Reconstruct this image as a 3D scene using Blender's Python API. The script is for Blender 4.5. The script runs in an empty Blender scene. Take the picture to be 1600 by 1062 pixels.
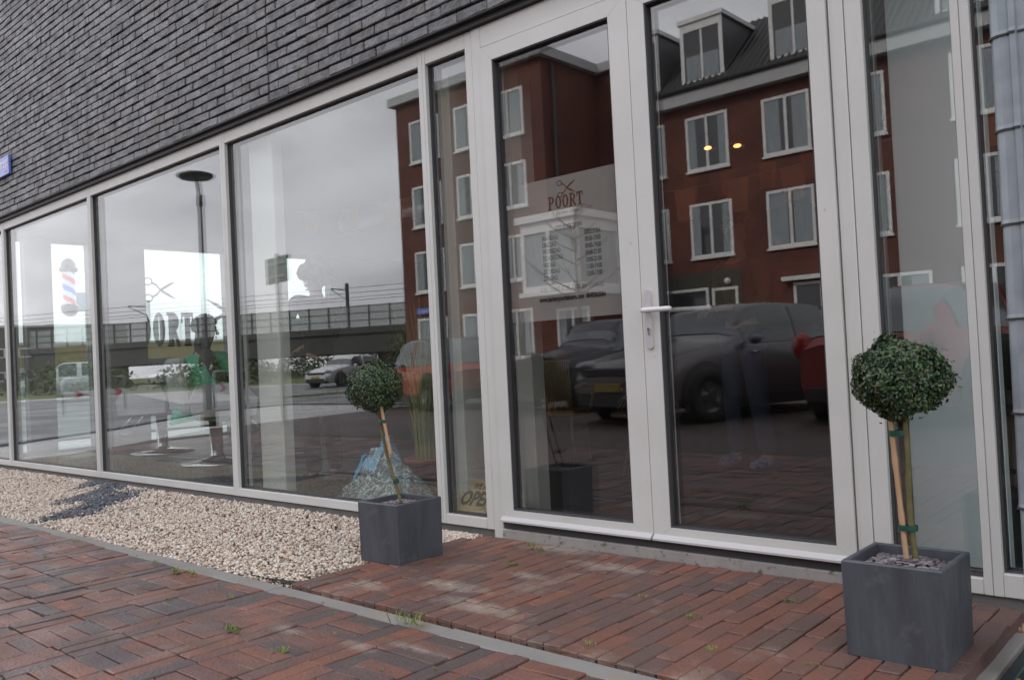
import bpy, math, random
import numpy as np
from mathutils import Vector, Matrix
R = math.radians
rnd = random.Random(7)
nr = np.random.RandomState(5)
S = bpy.context.scene
COL = S.collection

# ------------------------------------------------------------ camera
cam = bpy.data.cameras.new('camera'); co = bpy.data.objects.new('camera', cam); COL.objects.link(co)
cam.sensor_width = 36; cam.lens = 30.19; cam.clip_start = .05; cam.clip_end = 2000
X_ = Vector((.742936, .667541, -.049348)); U_ = Vector((.050909, .017160, .998556)); F_ = Vector((-.667424, .744375, .021235))
mm = Matrix((X_, U_, -F_)).transposed().to_4x4(); mm.translation = (0, -3.088, .8746)
co.matrix_world = mm
cam.dof.use_dof = True; cam.dof.focus_distance = 4.4; cam.dof.aperture_fstop = 9
S.camera = co

# ------------------------------------------------------------ sky, sun, exposure
SUN_EL, SUN_AZ = 38, 20          # azimuth from +y towards -x
w = bpy.data.worlds.new('World'); S.world = w; w.use_nodes = True
nt = w.node_tree; nt.nodes.clear()
def N(nt, t, **k):
    n = nt.nodes.new(t)
    for a, b in k.items(): setattr(n, a, b)
    return n
def build_world():
    L = nt.links.new
    out = N(nt, 'ShaderNodeOutputWorld'); bg = N(nt, 'ShaderNodeBackground')
    sky = N(nt, 'ShaderNodeTexSky', sky_type='NISHITA', sun_disc=False)
    sky.sun_elevation = R(SUN_EL); sky.sun_rotation = R(-SUN_AZ); sky.air_density = 1.5; sky.dust_density = 4
    tc = N(nt, 'ShaderNodeTexCoord')
    sep = N(nt, 'ShaderNodeSeparateXYZ'); L(tc.outputs['Generated'], sep.inputs[0])
    z = N(nt, 'ShaderNodeMath', operation='ADD'); z.inputs[1].default_value = .22
    ab = N(nt, 'ShaderNodeMath', operation='ABSOLUTE'); L(sep.outputs['Z'], ab.inputs[0]); L(ab.outputs[0], z.inputs[0])
    dx = N(nt, 'ShaderNodeMath', operation='DIVIDE'); dy = N(nt, 'ShaderNodeMath', operation='DIVIDE')
    L(sep.outputs['X'], dx.inputs[0]); L(z.outputs[0], dx.inputs[1]); L(sep.outputs['Y'], dy.inputs[0]); L(z.outputs[0], dy.inputs[1])
    cb = N(nt, 'ShaderNodeCombineXYZ'); L(dx.outputs[0], cb.inputs[0]); L(dy.outputs[0], cb.inputs[1])
    no = N(nt, 'ShaderNodeTexNoise'); no.inputs['Scale'].default_value = 1.5; no.inputs['Detail'].default_value = 5; no.inputs['Roughness'].default_value = .48; no.inputs['Distortion'].default_value = .4
    L(cb.outputs[0], no.inputs['Vector'])
    rp = N(nt, 'ShaderNodeValToRGB'); e = rp.color_ramp.elements
    e[0].position = .34; e[0].color = (.66, .645, .715, 1); e[1].position = .68; e[1].color = (1.36, 1.35, 1.41, 1)
    L(no.outputs['Fac'], rp.inputs[0])
    # clouds thin towards the horizon, where the sky is paler
    hr = N(nt, 'ShaderNodeMapRange'); hr.inputs[1].default_value = .0; hr.inputs[2].default_value = .55; hr.inputs[3].default_value = .6; hr.inputs[4].default_value = .0
    L(sep.outputs['Z'], hr.inputs[0])
    m2 = N(nt, 'ShaderNodeMixRGB'); m2.inputs[2].default_value = (.8, .79, .84, 1)
    L(hr.outputs[0], m2.inputs[0]); L(rp.outputs[0], m2.inputs[1])
    sc = N(nt, 'ShaderNodeMixRGB', blend_type='MULTIPLY'); sc.inputs[0].default_value = 1; sc.inputs[2].default_value = (.1, .1, .1, 1); L(sky.outputs[0], sc.inputs[1])
    mx = N(nt, 'ShaderNodeMixRGB'); mx.inputs[0].default_value = .9; L(sc.outputs[0], mx.inputs[1]); L(m2.outputs[0], mx.inputs[2])
    L(mx.outputs[0], bg.inputs[0]); bg.inputs[1].default_value = 1.0
    L(bg.outputs[0], out.inputs[0])
build_world()
sl = bpy.data.lights.new('sun', 'SUN'); sl.energy = 1.3; sl.angle = R(14); sl.color = (1, .95, .88)
so = bpy.data.objects.new('sun', sl); COL.objects.link(so)
sd = Vector((-math.sin(R(SUN_AZ)) * math.cos(R(SUN_EL)), math.cos(R(SUN_AZ)) * math.cos(R(SUN_EL)), math.sin(R(SUN_EL))))
so.rotation_euler = sd.to_track_quat('Z', 'Y').to_euler()
S.view_settings.view_transform = 'Standard'; S.view_settings.look = 'None'; S.view_settings.exposure = .95; S.view_settings.gamma = 1
S.render.engine = 'CYCLES'; S.cycles.use_denoising = True; S.cycles.max_bounces = 8; S.cycles.transparent_max_bounces = 24
S.cycles.glossy_bounces = 4; S.cycles.caustics_reflective = False; S.cycles.caustics_refractive = False; S.cycles.sample_clamp_indirect = 6

# ------------------------------------------------------------ materials
MATS = {}
def mat(name, col=(.5, .5, .5), rough=.6, metal=0, spec=.5, island=None, noise=None, nscale=8, bump=0, bscale=60, emit=None, nstr=.5, bdist=.002, rvar=0, stretch=None, dirt=None, alpha=None):
    """island: list of colours picked per mesh island; noise: second colour blended by a noise; dirt: (colour, scale, lo, hi)"""
    if name in MATS: return MATS[name]
    m = bpy.data.materials.new(name); m.use_nodes = True; n = m.node_tree; b = n.nodes['Principled BSDF']; L = n.links.new
    b.inputs['Roughness'].default_value = rough; b.inputs['Metallic'].default_value = metal; b.inputs['Specular IOR Level'].default_value = spec
    b.inputs['Base Color'].default_value = (*col, 1)
    tc = N(n, 'ShaderNodeTexCoord'); vec = tc.outputs['Object']
    if stretch:
        mp = N(n, 'ShaderNodeMapping'); mp.inputs['Scale'].default_value = stretch; L(vec, mp.inputs[0]); vec = mp.outputs[0]
    c = None
    if island:
        g = N(n, 'ShaderNodeNewGeometry'); rp = N(n, 'ShaderNodeValToRGB'); rp.color_ramp.interpolation = 'LINEAR' if len(island) < 4 else 'CONSTANT'
        els = rp.color_ramp.elements
        while len(els) < len(island): els.new(.5)
        for i, q in enumerate(island):
            els[i].position = i / max(1, len(island) - (0 if len(island) >= 4 else 1)); els[i].color = (*q, 1)
        L(g.outputs['Random Per Island'], rp.inputs[0]); c = rp.outputs[0]
    if noise:
        no = N(n, 'ShaderNodeTexNoise'); no.inputs['Scale'].default_value = nscale; no.inputs['Detail'].default_value = 6; L(vec, no.inputs['Vector'])
        mr = N(n, 'ShaderNodeMapRange'); mr.inputs[1].default_value = .35; mr.inputs[2].default_value = .68; mr.inputs[4].default_value = nstr; L(no.outputs['Fac'], mr.inputs[0])
        mx = N(n, 'ShaderNodeMixRGB'); L(mr.outputs[0], mx.inputs[0]); mx.inputs[2].default_value = (*noise, 1)
        if c: L(c, mx.inputs[1])
        else: mx.inputs[1].default_value = (*col, 1)
        c = mx.outputs[0]
    if dirt:
        no = N(n, 'ShaderNodeTexNoise'); no.inputs['Scale'].default_value = dirt[1]; no.inputs['Detail'].default_value = 9; no.inputs['Roughness'].default_value = .65; L(tc.outputs['Object'], no.inputs['Vector'])
        mr = N(n, 'ShaderNodeMapRange'); mr.inputs[1].default_value = dirt[2]; mr.inputs[2].default_value = dirt[3]; mr.inputs[4].default_value = dirt[4] if len(dirt) > 4 else 1; L(no.outputs['Fac'], mr.inputs[0])
        mx = N(n, 'ShaderNodeMixRGB'); L(mr.outputs[0], mx.inputs[0]); mx.inputs[2].default_value = (*dirt[0], 1)
        if c: L(c, mx.inputs[1])
        else: mx.inputs[1].default_value = (*col, 1)
        c = mx.outputs[0]
    if c: L(c, b.inputs['Base Color'])
    if rvar:
        no = N(n, 'ShaderNodeTexNoise'); no.inputs['Scale'].default_value = nscale * .6; no.inputs['Detail'].default_value = 5; L(tc.outputs['Object'], no.inputs['Vector'])
        mr = N(n, 'ShaderNodeMapRange'); mr.inputs[1].default_value = .35; mr.inputs[2].default_value = .65; mr.inputs[3].default_value = rough - rvar; mr.inputs[4].default_value = rough + rvar
        L(no.outputs['Fac'], mr.inputs[0]); L(mr.outputs[0], b.inputs['Roughness'])
    if bump:
        no = N(n, 'ShaderNodeTexNoise'); no.inputs['Scale'].default_value = bscale; no.inputs['Detail'].default_value = 5; L(vec, no.inputs['Vector'])
        bp = N(n, 'ShaderNodeBump'); bp.inputs['Strength'].default_value = bump; bp.inputs['Distance'].default_value = bdist; L(no.outputs['Fac'], bp.inputs['Height']); L(bp.outputs[0], b.inputs['Normal'])
    if emit: b.inputs['Emission Color'].default_value = (*emit[0], 1); b.inputs['Emission Strength'].default_value = emit[1]
    if alpha is not None: b.inputs['Alpha'].default_value = alpha
    MATS[name] = m; return m

def glass_mat(name, tint=(.93, .96, .95), r0=.112, k=3.4, top=.55, wob=.0, fog=0):
    if name in MATS: return MATS[name]
    m = bpy.data.materials.new(name); m.use_nodes = True; n = m.node_tree; L = n.links.new; n.nodes.clear()
    out = N(n, 'ShaderNodeOutputMaterial'); tr = N(n, 'ShaderNodeBsdfTransparent'); tr.inputs[0].default_value = (*tint, 1)
    gl = N(n, 'ShaderNodeBsdfGlossy'); gl.inputs['Roughness'].default_value = 0; gl.inputs['Color'].default_value = (1, 1, 1, 1)
    g = N(n, 'ShaderNodeNewGeometry'); dt = N(n, 'ShaderNodeVectorMath', operation='DOT_PRODUCT'); L(g.outputs['Incoming'], dt.inputs[0]); L(g.outputs['Normal'], dt.inputs[1])
    ab = N(n, 'ShaderNodeMath', operation='ABSOLUTE'); L(dt.outputs['Value'], ab.inputs[0])
    om = N(n, 'ShaderNodeMath', operation='SUBTRACT'); om.inputs[0].default_value = 1; L(ab.outputs[0], om.inputs[1])
    pw = N(n, 'ShaderNodeMath', operation='POWER'); L(om.outputs[0], pw.inputs[0]); pw.inputs[1].default_value = k
    ma = N(n, 'ShaderNodeMath', operation='MULTIPLY_ADD'); L(pw.outputs[0], ma.inputs[0]); ma.inputs[1].default_value = top; ma.inputs[2].default_value = r0
    mx = N(n, 'ShaderNodeMixShader'); L(ma.outputs[0], mx.inputs[0]); L(tr.outputs[0], mx.inputs[1]); L(gl.outputs[0], mx.inputs[2])
    if wob:
        tc = N(n, 'ShaderNodeTexCoord'); no = N(n, 'ShaderNodeTexNoise'); no.inputs['Scale'].default_value = 1.3; no.inputs['Detail'].default_value = 0; L(tc.outputs['Object'], no.inputs['Vector'])
        bp = N(n, 'ShaderNodeBump'); bp.inputs['Strength'].default_value = 1; bp.inputs['Distance'].default_value = wob; L(no.outputs['Fac'], bp.inputs['Height']); L(bp.outputs[0], gl.inputs['Normal'])
    sh = mx.outputs[0]
    if fog:   # thin dust and dried rain drops on the pane
        tc = N(n, 'ShaderNodeTexCoord'); vo = N(n, 'ShaderNodeTexVoronoi'); vo.inputs['Scale'].default_value = 22; L(tc.outputs['Object'], vo.inputs['Vector'])
        lt = N(n, 'ShaderNodeMath', operation='LESS_THAN'); lt.inputs[1].default_value = .055; L(vo.outputs['Distance'], lt.inputs[0])
        n2 = N(n, 'ShaderNodeTexNoise'); n2.inputs['Scale'].default_value = 3; n2.inputs['Detail'].default_value = 8; L(tc.outputs['Object'], n2.inputs['Vector'])
        mr = N(n, 'ShaderNodeMapRange'); mr.inputs[1].default_value = .4; mr.inputs[2].default_value = .75; mr.inputs[3].default_value = fog * .3; mr.inputs[4].default_value = fog; L(n2.outputs['Fac'], mr.inputs[0])
        ad = N(n, 'ShaderNodeMath', operation='MULTIPLY_ADD'); L(lt.outputs[0], ad.inputs[0]); ad.inputs[1].default_value = .06; L(mr.outputs[0], ad.inputs[2])
        df = N(n, 'ShaderNodeBsdfDiffuse'); df.inputs[0].default_value = (.7, .7, .68, 1)
        m3 = N(n, 'ShaderNodeMixShader'); L(ad.outputs[0], m3.inputs[0]); L(sh, m3.inputs[1]); L(df.outputs[0], m3.inputs[2]); sh = m3.outputs[0]
    L(sh, out.inputs[0]); MATS[name] = m; return m

# ------------------------------------------------------------ mesh helpers
class MB:
    def __init__(s): s.v = []; s.f = []; s.m = []; s.sm = []
    def add(s, vs, fs, mi=0, smooth=False, mx=None):
        o = len(s.v)
        if mx is not None: vs = [mx @ Vector(p) for p in vs]
        s.v += [tuple(p) for p in vs]
        for f in fs: s.f.append([o + i for i in f]); s.m.append(mi); s.sm.append(smooth)
        return s
    def box(s, x0, x1, y0, y1, z0, z1, mi=0, mx=None, ch=0):
        if ch:
            return s.cbox(x0, x1, y0, y1, z0, z1, mi, mx, ch)
        vs = [(x0, y0, z0), (x1, y0, z0), (x1, y1, z0), (x0, y1, z0), (x0, y0, z1), (x1, y0, z1), (x1, y1, z1), (x0, y1, z1)]
        return s.add(vs, [(0, 3, 2, 1), (4, 5, 6, 7), (0, 1, 5, 4), (1, 2, 6, 5), (2, 3, 7, 6), (3, 0, 4, 7)], mi, False, mx)
    def cbox(s, x0, x1, y0, y1, z0, z1, mi=0, mx=None, c=.003):
        xs, ys, zs = (x0, x1), (y0, y1), (z0, z1); sx = (c, -c)
        vs = []; ix = {}
        for i in (0, 1):
            for j in (0, 1):
                for k in (0, 1):
                    ix[i, j, k] = len(vs)
                    vs += [(xs[i], ys[j] + sx[j], zs[k] + sx[k]), (xs[i] + sx[i], ys[j], zs[k] + sx[k]), (xs[i] + sx[i], ys[j] + sx[j], zs[k])]
        fs = []
        def q(a, b, c_, d, k): return [ix[a] + k, ix[b] + k, ix[c_] + k, ix[d] + k]
        fs += [q((0, 0, 0), (0, 0, 1), (0, 1, 1), (0, 1, 0), 0), q((1, 0, 0), (1, 1, 0), (1, 1, 1), (1, 0, 1), 0)]
        fs += [q((0, 0, 0), (1, 0, 0), (1, 0, 1), (0, 0, 1), 1), q((0, 1, 0), (0, 1, 1), (1, 1, 1), (1, 1, 0), 1)]
        fs += [q((0, 0, 0), (0, 1, 0), (1, 1, 0), (1, 0, 0), 2), q((0, 0, 1), (1, 0, 1), (1, 1, 1), (0, 1, 1), 2)]
        for j in (0, 1):
            for k in (0, 1): a, b = ix[0, j, k], ix[1, j, k]; fs.append([a + 1, b + 1, b + 2, a + 2])
        for i in (0, 1):
            for k in (0, 1): a, b = ix[i, 0, k], ix[i, 1, k]; fs.append([a, b, b + 2, a + 2])
        for i in (0, 1):
            for j in (0, 1): a, b = ix[i, j, 0], ix[i, j, 1]; fs.append([a, b, b + 1, a + 1])
        for t in ix.values(): fs.append([t, t + 1, t + 2])
        return s.add(vs, fs, mi, False, mx)
    def poly(s, pts, mi=0): return s.add(pts, [list(range(len(pts)))], mi)
    def prism(s, pts, d, mi=0, mx=None):   # pts outline (3d), d extrusion vector
        n = len(pts); d = Vector(d); a = [Vector(p) for p in pts]; b = [p + d for p in a]
        return s.add(a + b, [list(range(n))[::-1], list(range(n, 2 * n))] + [(i, (i + 1) % n, n + (i + 1) % n, n + i) for i in range(n)], mi, False, mx)
    def tube(s, pts, r, n=8, mi=0, cap=True, mx=None, smooth=True):
        pts = [Vector(p) for p in pts]; rs = r if isinstance(r, (list, tuple)) else [r] * len(pts)
        vs = []; ref = None
        for i, p in enumerate(pts):
            t = (pts[min(i + 1, len(pts) - 1)] - pts[max(i - 1, 0)]).normalized()
            if ref is None: ref = Vector((0, 0, 1)) if abs(t.z) < .9 else Vector((1, 0, 0))
            a = t.cross(ref).normalized(); b = t.cross(a).normalized(); ref = -b if False else ref
            for k in range(n):
                q = 2 * math.pi * k / n; vs.append(p + (a * math.cos(q) + b * math.sin(q)) * rs[i])
        fs = [(i * n + k, i * n + (k + 1) % n, (i + 1) * n + (k + 1) % n, (i + 1) * n + k) for i in range(len(pts) - 1) for k in range(n)]
        s.add(vs, fs, mi, smooth, mx)
        if cap: o = len(s.v) - len(vs); s.f += [[o + k for k in range(n)][::-1], [o + (len(pts) - 1) * n + k for k in range(n)]]; s.m += [mi] * 2; s.sm += [False] * 2
        return s
    def lathe(s, prof, n=24, mi=0, mx=None, smooth=True):   # prof: (r,z) about z
        vs = [(r * math.cos(2 * math.pi * k / n), r * math.sin(2 * math.pi * k / n), z) for r, z in prof for k in range(n)]
        fs = [(i * n + k, i * n + (k + 1) % n, (i + 1) * n + (k + 1) % n, (i + 1) * n + k) for i in range(len(prof) - 1) for k in range(n)]
        return s.add(vs, fs, mi, smooth, mx)
    def ball(s, c, r, n=12, mi=0, mx=None):
        rx, ry, rz = r if isinstance(r, (tuple, list)) else (r, r, r); vs = []; m_ = n // 2
        for i in range(m_ + 1):
            a = math.pi * i / m_
            for k in range(n):
                b = 2 * math.pi * k / n; vs.append((c[0] + rx * math.sin(a) * math.cos(b), c[1] + ry * math.sin(a) * math.sin(b), c[2] - rz * math.cos(a)))
        fs = [(i * n + k, i * n + (k + 1) % n, (i + 1) * n + (k + 1) % n, (i + 1) * n + k) for i in range(m_) for k in range(n)]
        return s.add(vs, fs, mi, True, mx)
    def build(s, name, mats, parent=None, loc=None, rot=None, **tags):
        me = bpy.data.meshes.new(name); me.from_pydata([tuple(p) for p in s.v], [], s.f)
        for m in (mats if isinstance(mats, (list, tuple)) else [mats]): me.materials.append(m)
        me.polygons.foreach_set('material_index', s.m); me.polygons.foreach_set('use_smooth', s.sm); me.update()
        return link(name, me, parent, loc, rot, **tags)
def link(name, me, parent=None, loc=None, rot=None, label=None, cat=None, group=None, kind=None):
    o = bpy.data.objects.new(name, me); COL.objects.link(o)
    if parent: o.parent = parent
    if loc: o.location = loc
    if rot: o.rotation_euler = rot
    tag(o, label, cat, group, kind); return o
def tag(o, label=None, cat=None, group=None, kind=None):
    if label: o['label'] = label
    if cat: o['category'] = cat
    if group: o['group'] = group
    if kind: o['kind'] = kind
    return o
def empty(name, loc=(0, 0, 0), rz=0, label=None, cat=None, group=None, parent=None):
    o = bpy.data.objects.new(name, None); COL.objects.link(o); o.location = loc; o.rotation_euler = (0, 0, rz); o.empty_display_size = .1
    if parent: o.parent = parent
    return tag(o, label, cat, group)
def copy_tree(o, parent=None):
    c = o.copy(); COL.objects.link(c)
    if parent: c.parent = parent
    for ch in list(o.children): copy_tree(ch, c)
    return c
def np_mesh(name, V, F, m, smooth=False, parent=None, **tags):
    me = bpy.data.meshes.new(name); V = np.asarray(V, np.float32); F = np.asarray(F, np.int32); k = F.shape[1]
    me.vertices.add(len(V)); me.vertices.foreach_set('co', V.ravel()); me.loops.add(F.size); me.loops.foreach_set('vertex_index', F.ravel())
    me.polygons.add(len(F)); me.polygons.foreach_set('loop_start', np.arange(len(F), dtype=np.int32) * k); me.polygons.foreach_set('loop_total', np.full(len(F), k, np.int32))
    me.polygons.foreach_set('use_smooth', np.full(len(F), smooth)); me.update(calc_edges=True)
    for q in (m if isinstance(m, (list, tuple)) else [m]): me.materials.append(q)
    return link(name, me, parent, **tags)
def text_into(mb, body, size, mx, mi=0, bold=0, sx=1, align='LEFT', ext=0, shear=0, spacing=1):
    cu = bpy.data.curves.new('t', 'FONT'); cu.body = body; cu.size = size; cu.offset = bold; cu.align_x = align; cu.extrude = ext; cu.resolution_u = 3; cu.shear = shear; cu.space_character = spacing
    o = bpy.data.objects.new('t', cu); COL.objects.link(o); bpy.context.view_layer.update()
    me = bpy.data.meshes.new_from_object(o); T = mx @ Matrix.Diagonal((sx, 1, 1, 1))
    mb.add([T @ v.co for v in me.vertices], [list(p.vertices) for p in me.polygons], mi)
    bpy.data.objects.remove(o); bpy.data.curves.remove(cu); bpy.data.meshes.remove(me)
def front(x, y, z):   # text plane facing -y, reading along +x
    return Matrix(((1, 0, 0, x), (0, 0, -1, y), (0, 1, 0, z), (0, 0, 0, 1)))
def rotm(loc, rz=0, rx=0, ry=0): return Matrix.Translation(loc) @ Matrix.Rotation(rz, 4, 'Z') @ Matrix.Rotation(ry, 4, 'Y') @ Matrix.Rotation(rx, 4, 'X')

# ------------------------------------------------------------ shop building
WH = mat('white_upvc', (.64, .65, .625), .38, noise=(.53, .53, .49), nscale=3, nstr=.45, dirt=((.30, .26, .2), 30, .66, .74, .6), bump=.05, bscale=300)
GASK_SHADE = mat('gasket_and_shade', (.06, .06, .065), .6)
DKM = mat('dark_metal_and_shade', (.03, .03, .032), .5)
GL = glass_mat('window_glass', wob=.00012, fog=.007)
GLD = glass_mat('door_glass', tint=(.9, .91, .9), wob=.0001, fog=.002)
ALU = mat('threshold_alu', (.42, .41, .39), .55, .3, dirt=((.12, .08, .05), 25, .56, .66, .85), noise=(.3, .29, .27), nscale=12)
shop = empty('shop_building', (-5, 0, 0), 0, 'dark grey brick shop building with white framed full height glazing', 'shop building')
def P(mb, name, mats, parent=shop, **k):
    base = Vector((0, 0, 0)); o = mb.build(name, mats, None, **k); o.parent = parent
    o.matrix_parent_inverse = parent_world(parent).inverted(); return o
def parent_world(p):
    m = p.matrix_basis.copy()
    q = p
    while q.parent: m = q.parent.matrix_basis @ q.matrix_parent_inverse @ m if False else q.parent.matrix_basis @ m; q = q.parent
    return m

# bricks of the upper wall, every brick a little different
BRK = mat('dark_brick', (.14, .14, .14), .5, island=[(.095, .098, .1), (.15, .154, .158), (.12, .124, .13), (.185, .19, .196), (.078, .08, .082), (.13, .126, .12), (.16, .166, .176), (.112, .108, .102)], noise=(.24, .246, .255), nscale=16, nstr=.6, bump=1, bscale=55, bdist=.009, rvar=.12, dirt=((.05, .05, .05), 11, .5, .68, .75))
MORT = mat('dark_mortar', (.018, .018, .02), .9)
mb = MB(); z = 2.562; row = 0; LB = .2095
def wall_brick(x, xe, z):
    h = .0505 + rnd.uniform(-.0015, .0015); yo = rnd.uniform(-.0035, .0035); ti = rnd.uniform(-.005, .005); dz = rnd.uniform(-.0015, .0015); tl = rnd.uniform(-.0025, .0025)
    n0 = len(mb.v); mb.cbox(x + rnd.uniform(.0005, .0025), xe - rnd.uniform(.003, .006), -.055 + yo, .02, z + dz, z + h + dz, 0, None, .004)
    for i in range(n0, len(mb.v)):
        a, b, c = mb.v[i]; u = (a - x) / LB - .5; lo = c < z + .02
        if b < 0: mb.v[i] = (a + rnd.uniform(-.0012, .0012), b + ti * u + rnd.uniform(-.0014, .0014), c + tl * u * 2 + rnd.uniform(-.0016, .0016) - (.002 if lo and abs(u) < .3 else 0))
while z < 5.15:
    for d in (1, -1):
        x = -4.672 + d * .003; first = LB / 2 if row % 2 else LB
        while -10.9 < x < 1.5:
            l = (first or LB) + rnd.gauss(0, .0015); first = 0
            if d > 0: wall_brick(x, min(x + l, 1.5), z)
            else: wall_brick(max(x - l, -10.9), x, z)
            x += d * (l + .0005)
    z += .0615; row += 1
P(mb, 'brick_wall', BRK)
mb = MB(); mb.box(-10.92, 1.52, -.033, .1, 2.56, 5.2); P(mb, 'wall_backing', MORT)
mb = MB(); mb.box(-10.85, 1.5, -.028, .12, 2.524, 2.558); mb.box(-10.85, 1.5, -.058, -.03, 2.553, 2.558); P(mb, 'lintel', DKM)
CONC = mat('plinth_concrete', (.2, .2, .19), .85, noise=(.1, .1, .095), nscale=9, bump=.4, bscale=50)
mb = MB(); mb.box(-10.85, 1.5, .02, .14, -.2, .028); P(mb, 'plinth', CONC)

def window(name, x0, x1, z0=.032, z1=2.522, sl=.03, sr=.03, rb=.052, rt=.08, gy=.035, glass=GL):
    m = MB(); y0, y1 = 0, .11
    m.cbox(x0 + .0008, x0 + sl, y0, y1, z0, z1, 0, None, .0025); m.cbox(x1 - sr, x1 - .0008, y0, y1, z0, z1, 0, None, .0025)
    m.cbox(x0 + sl + .0005, x1 - sr - .0005, y0 + .0015, y1, z0, z0 + rb, 0, None, .0025); m.cbox(x0 + sl + .0005, x1 - sr - .0005, y0 + .0015, y1, z1 - rt, z1, 0, None, .0025)
    g = .006; a, b, c, d = x0 + sl, x1 - sr, z0 + rb, z1 - rt
    for q in ((a, a + g, c, d), (b - g, b, c, d), (a + g, b - g, c, c + g), (a + g, b - g, d - g, d)): m.box(q[0], q[1], gy - .012, gy + .045, q[2], q[3], 1)
    f = P(m, name, [WH, GASK_SHADE])
    p = MB(); p.box(a + g, b - g, gy, gy + .028, c + g, d - g); o = p.build('pane', glass); o.parent = f
    return f
for a, b in ((-10.80, -9.72), (-9.72, -7.583), (-7.583, -5.3625), (-5.3625, -3.315)): window('window', a, b, sl=.033, sr=.033)
window('window', -3.315, -2.945, sl=.022, sr=.05)
window('window', -1.107, -.737, sl=.06, sr=.027); window('window', -.737, 1.45, sl=.03, sr=.06, rb=.075)

# double door
m = MB()
m.cbox(-2.9435, -2.8835, -.004, .11, -.02, 2.522, 0, None, .003); m.cbox(-1.1615, -1.1085, -.004, .11, -.02, 2.522, 0, None, .003); m.cbox(-2.883, -1.162, -.003, .11, 2.4135, 2.522, 0, None, .003)
for q in ((-2.8833, -2.86, .08, 2.4133), (-1.18, -1.1617, .08, 2.4133), (-2.86, -1.18, 2.39, 2.4133), (-2.03, -1.99, .08, 2.39)): m.box(q[0], q[1], .071, .1, q[2], q[3], 1)
df = P(m, 'door_frame', [WH, GASK_SHADE])
m = MB(); m.cbox(-2.883, -1.162, -.012, .14, -.012, .046, 0, None, .004); m.box(-2.883, -1.162, .004, .13, .0465, .078, 1); P(m, 'threshold', [ALU, GASK_SHADE])  # black box paints the shadow gap between drip rail and threshold
def leaf(x0, x1, sl, sr):
    m = MB(); z0, z1 = .085, 2.4075; g0, g1, h0, h1 = x0 + sl, x1 - sr, .142, 2.333; yf, yb = -.014, .07
    def ring(o, i, y0, y1, mi=0):   # mitred frame
        ox0, ox1, oz0, oz1 = o; ix0, ix1, iz0, iz1 = i; e = .0006
        m.prism([(ox0, y0, oz0), (ix0, y0, iz0 + e), (ix0, y0, iz1 - e), (ox0, y0, oz1)], (0, y1 - y0, 0), mi)
        m.prism([(ox1, y0, oz1), (ix1, y0, iz1 - e), (ix1, y0, iz0 + e), (ox1, y0, oz0)], (0, y1 - y0, 0), mi)
        m.prism([(ox0 + e, y0, oz0), (ox1 - e, y0, oz0), (ix1 - e, y0, iz0), (ix0 + e, y0, iz0)], (0, y1 - y0, 0), mi)
        m.prism([(ox0 + e, y0, oz1), (ix0 + e, y0, iz1), (ix1 - e, y0, iz1), (ox1 - e, y0, oz1)], (0, y1 - y0, 0), mi)
    ring((x0, x1, z0, z1), (g0, g1, h0, h1), yf, yb)
    e = .006
    for q in ((g0, g0 + e, h0, h1), (g1 - e, g1, h0, h1), (g0 + e, g1 - e, h0, h0 + e), (g0 + e, g1 - e, h1 - e, h1)): m.box(q[0], q[1], yf + .004, .05, q[2], q[3], 1)
    d = P(m, 'door', [WH, GASK_SHADE])
    p = MB(); p.box(g0 + e, g1 - e, .014, .042, h0 + e, h1 - e); o = p.build('pane', GLD); o.parent = d
    p = MB(); p.prism([(x0 + .004, -.0145, .11), (x0 + .004, -.034, .094), (x0 + .004, -.034, .086), (x0 + .004, -.0145, .086)], (x1 - x0 - .008, 0, 0)); o = p.build('drip_rail', mat('drip_white', (.52, .52, .51), .35)); o.parent = d
    return d
DL = leaf(-2.8785, -2.0115, .076, .098); DR = leaf(-2.0085, -1.1665, .082, .068)
SIL = mat('handle_silver', (.62, .62, .63), .32, .35); CHR = mat('chrome', (.6, .6, .6), .15, 1)
m = MB(); hx = -1.9745
pl = [(hx - .0165 + (.0165 - .0165 * math.cos(t)), 0, 0) for t in (0,)]
out = []
for k in range(13): a = math.pi * k / 12; out.append((hx + .0165 * math.cos(a), -.0145, 1.118 + .0165 * math.sin(a)))
for k in range(13): a = math.pi + math.pi * k / 12; out.append((hx + .0165 * math.cos(a), -.0145, .902 + .0165 * math.sin(a)))
m.prism(out[::-1], (0, -.009, 0)); o = m.build('handle_plate', SIL); o.parent = DR
m = MB(); m.tube([(hx, -.02, 1.047), (hx, -.05, 1.047)], .0105, 12); m.tube([(hx - .012, -.056, 1.047), (hx, -.058, 1.047), (hx + .03, -.058, 1.047), (hx + .09, -.058, 1.046), (hx + .118, -.054, 1.046), (hx + .126, -.046, 1.046)], [.009, .0115, .011, .0105, .0105, .008], 12); o = m.build('door_handle', mat('handle_white', (.72, .72, .72), .3)); o.parent = DR
m = MB(); m.tube([(hx + .001, -.02, .968), (hx + .001, -.0295, .968)], .0068, 14, 0); m.box(hx - .0035, hx + .0055, -.0285, -.02, .944, .966, 0); m.box(hx - .001, hx + .0025, -.0305, -.029, .964, .972, 1); o = m.build('lock_cylinder', [CHR, GASK_SHADE]); o.parent = DR
# inside handle, visible through the right pane
m = MB(); m.tube([(hx, .072, 1.047), (hx, .12, 1.047), (hx + .02, .13, 1.047), (hx + .2, .13, 1.046)], .0095, 10); m.ball((hx + .2, .13, 1.046), .012, 10); o = m.build('inner_handle', mat('handle_white')); o.parent = DR

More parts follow.
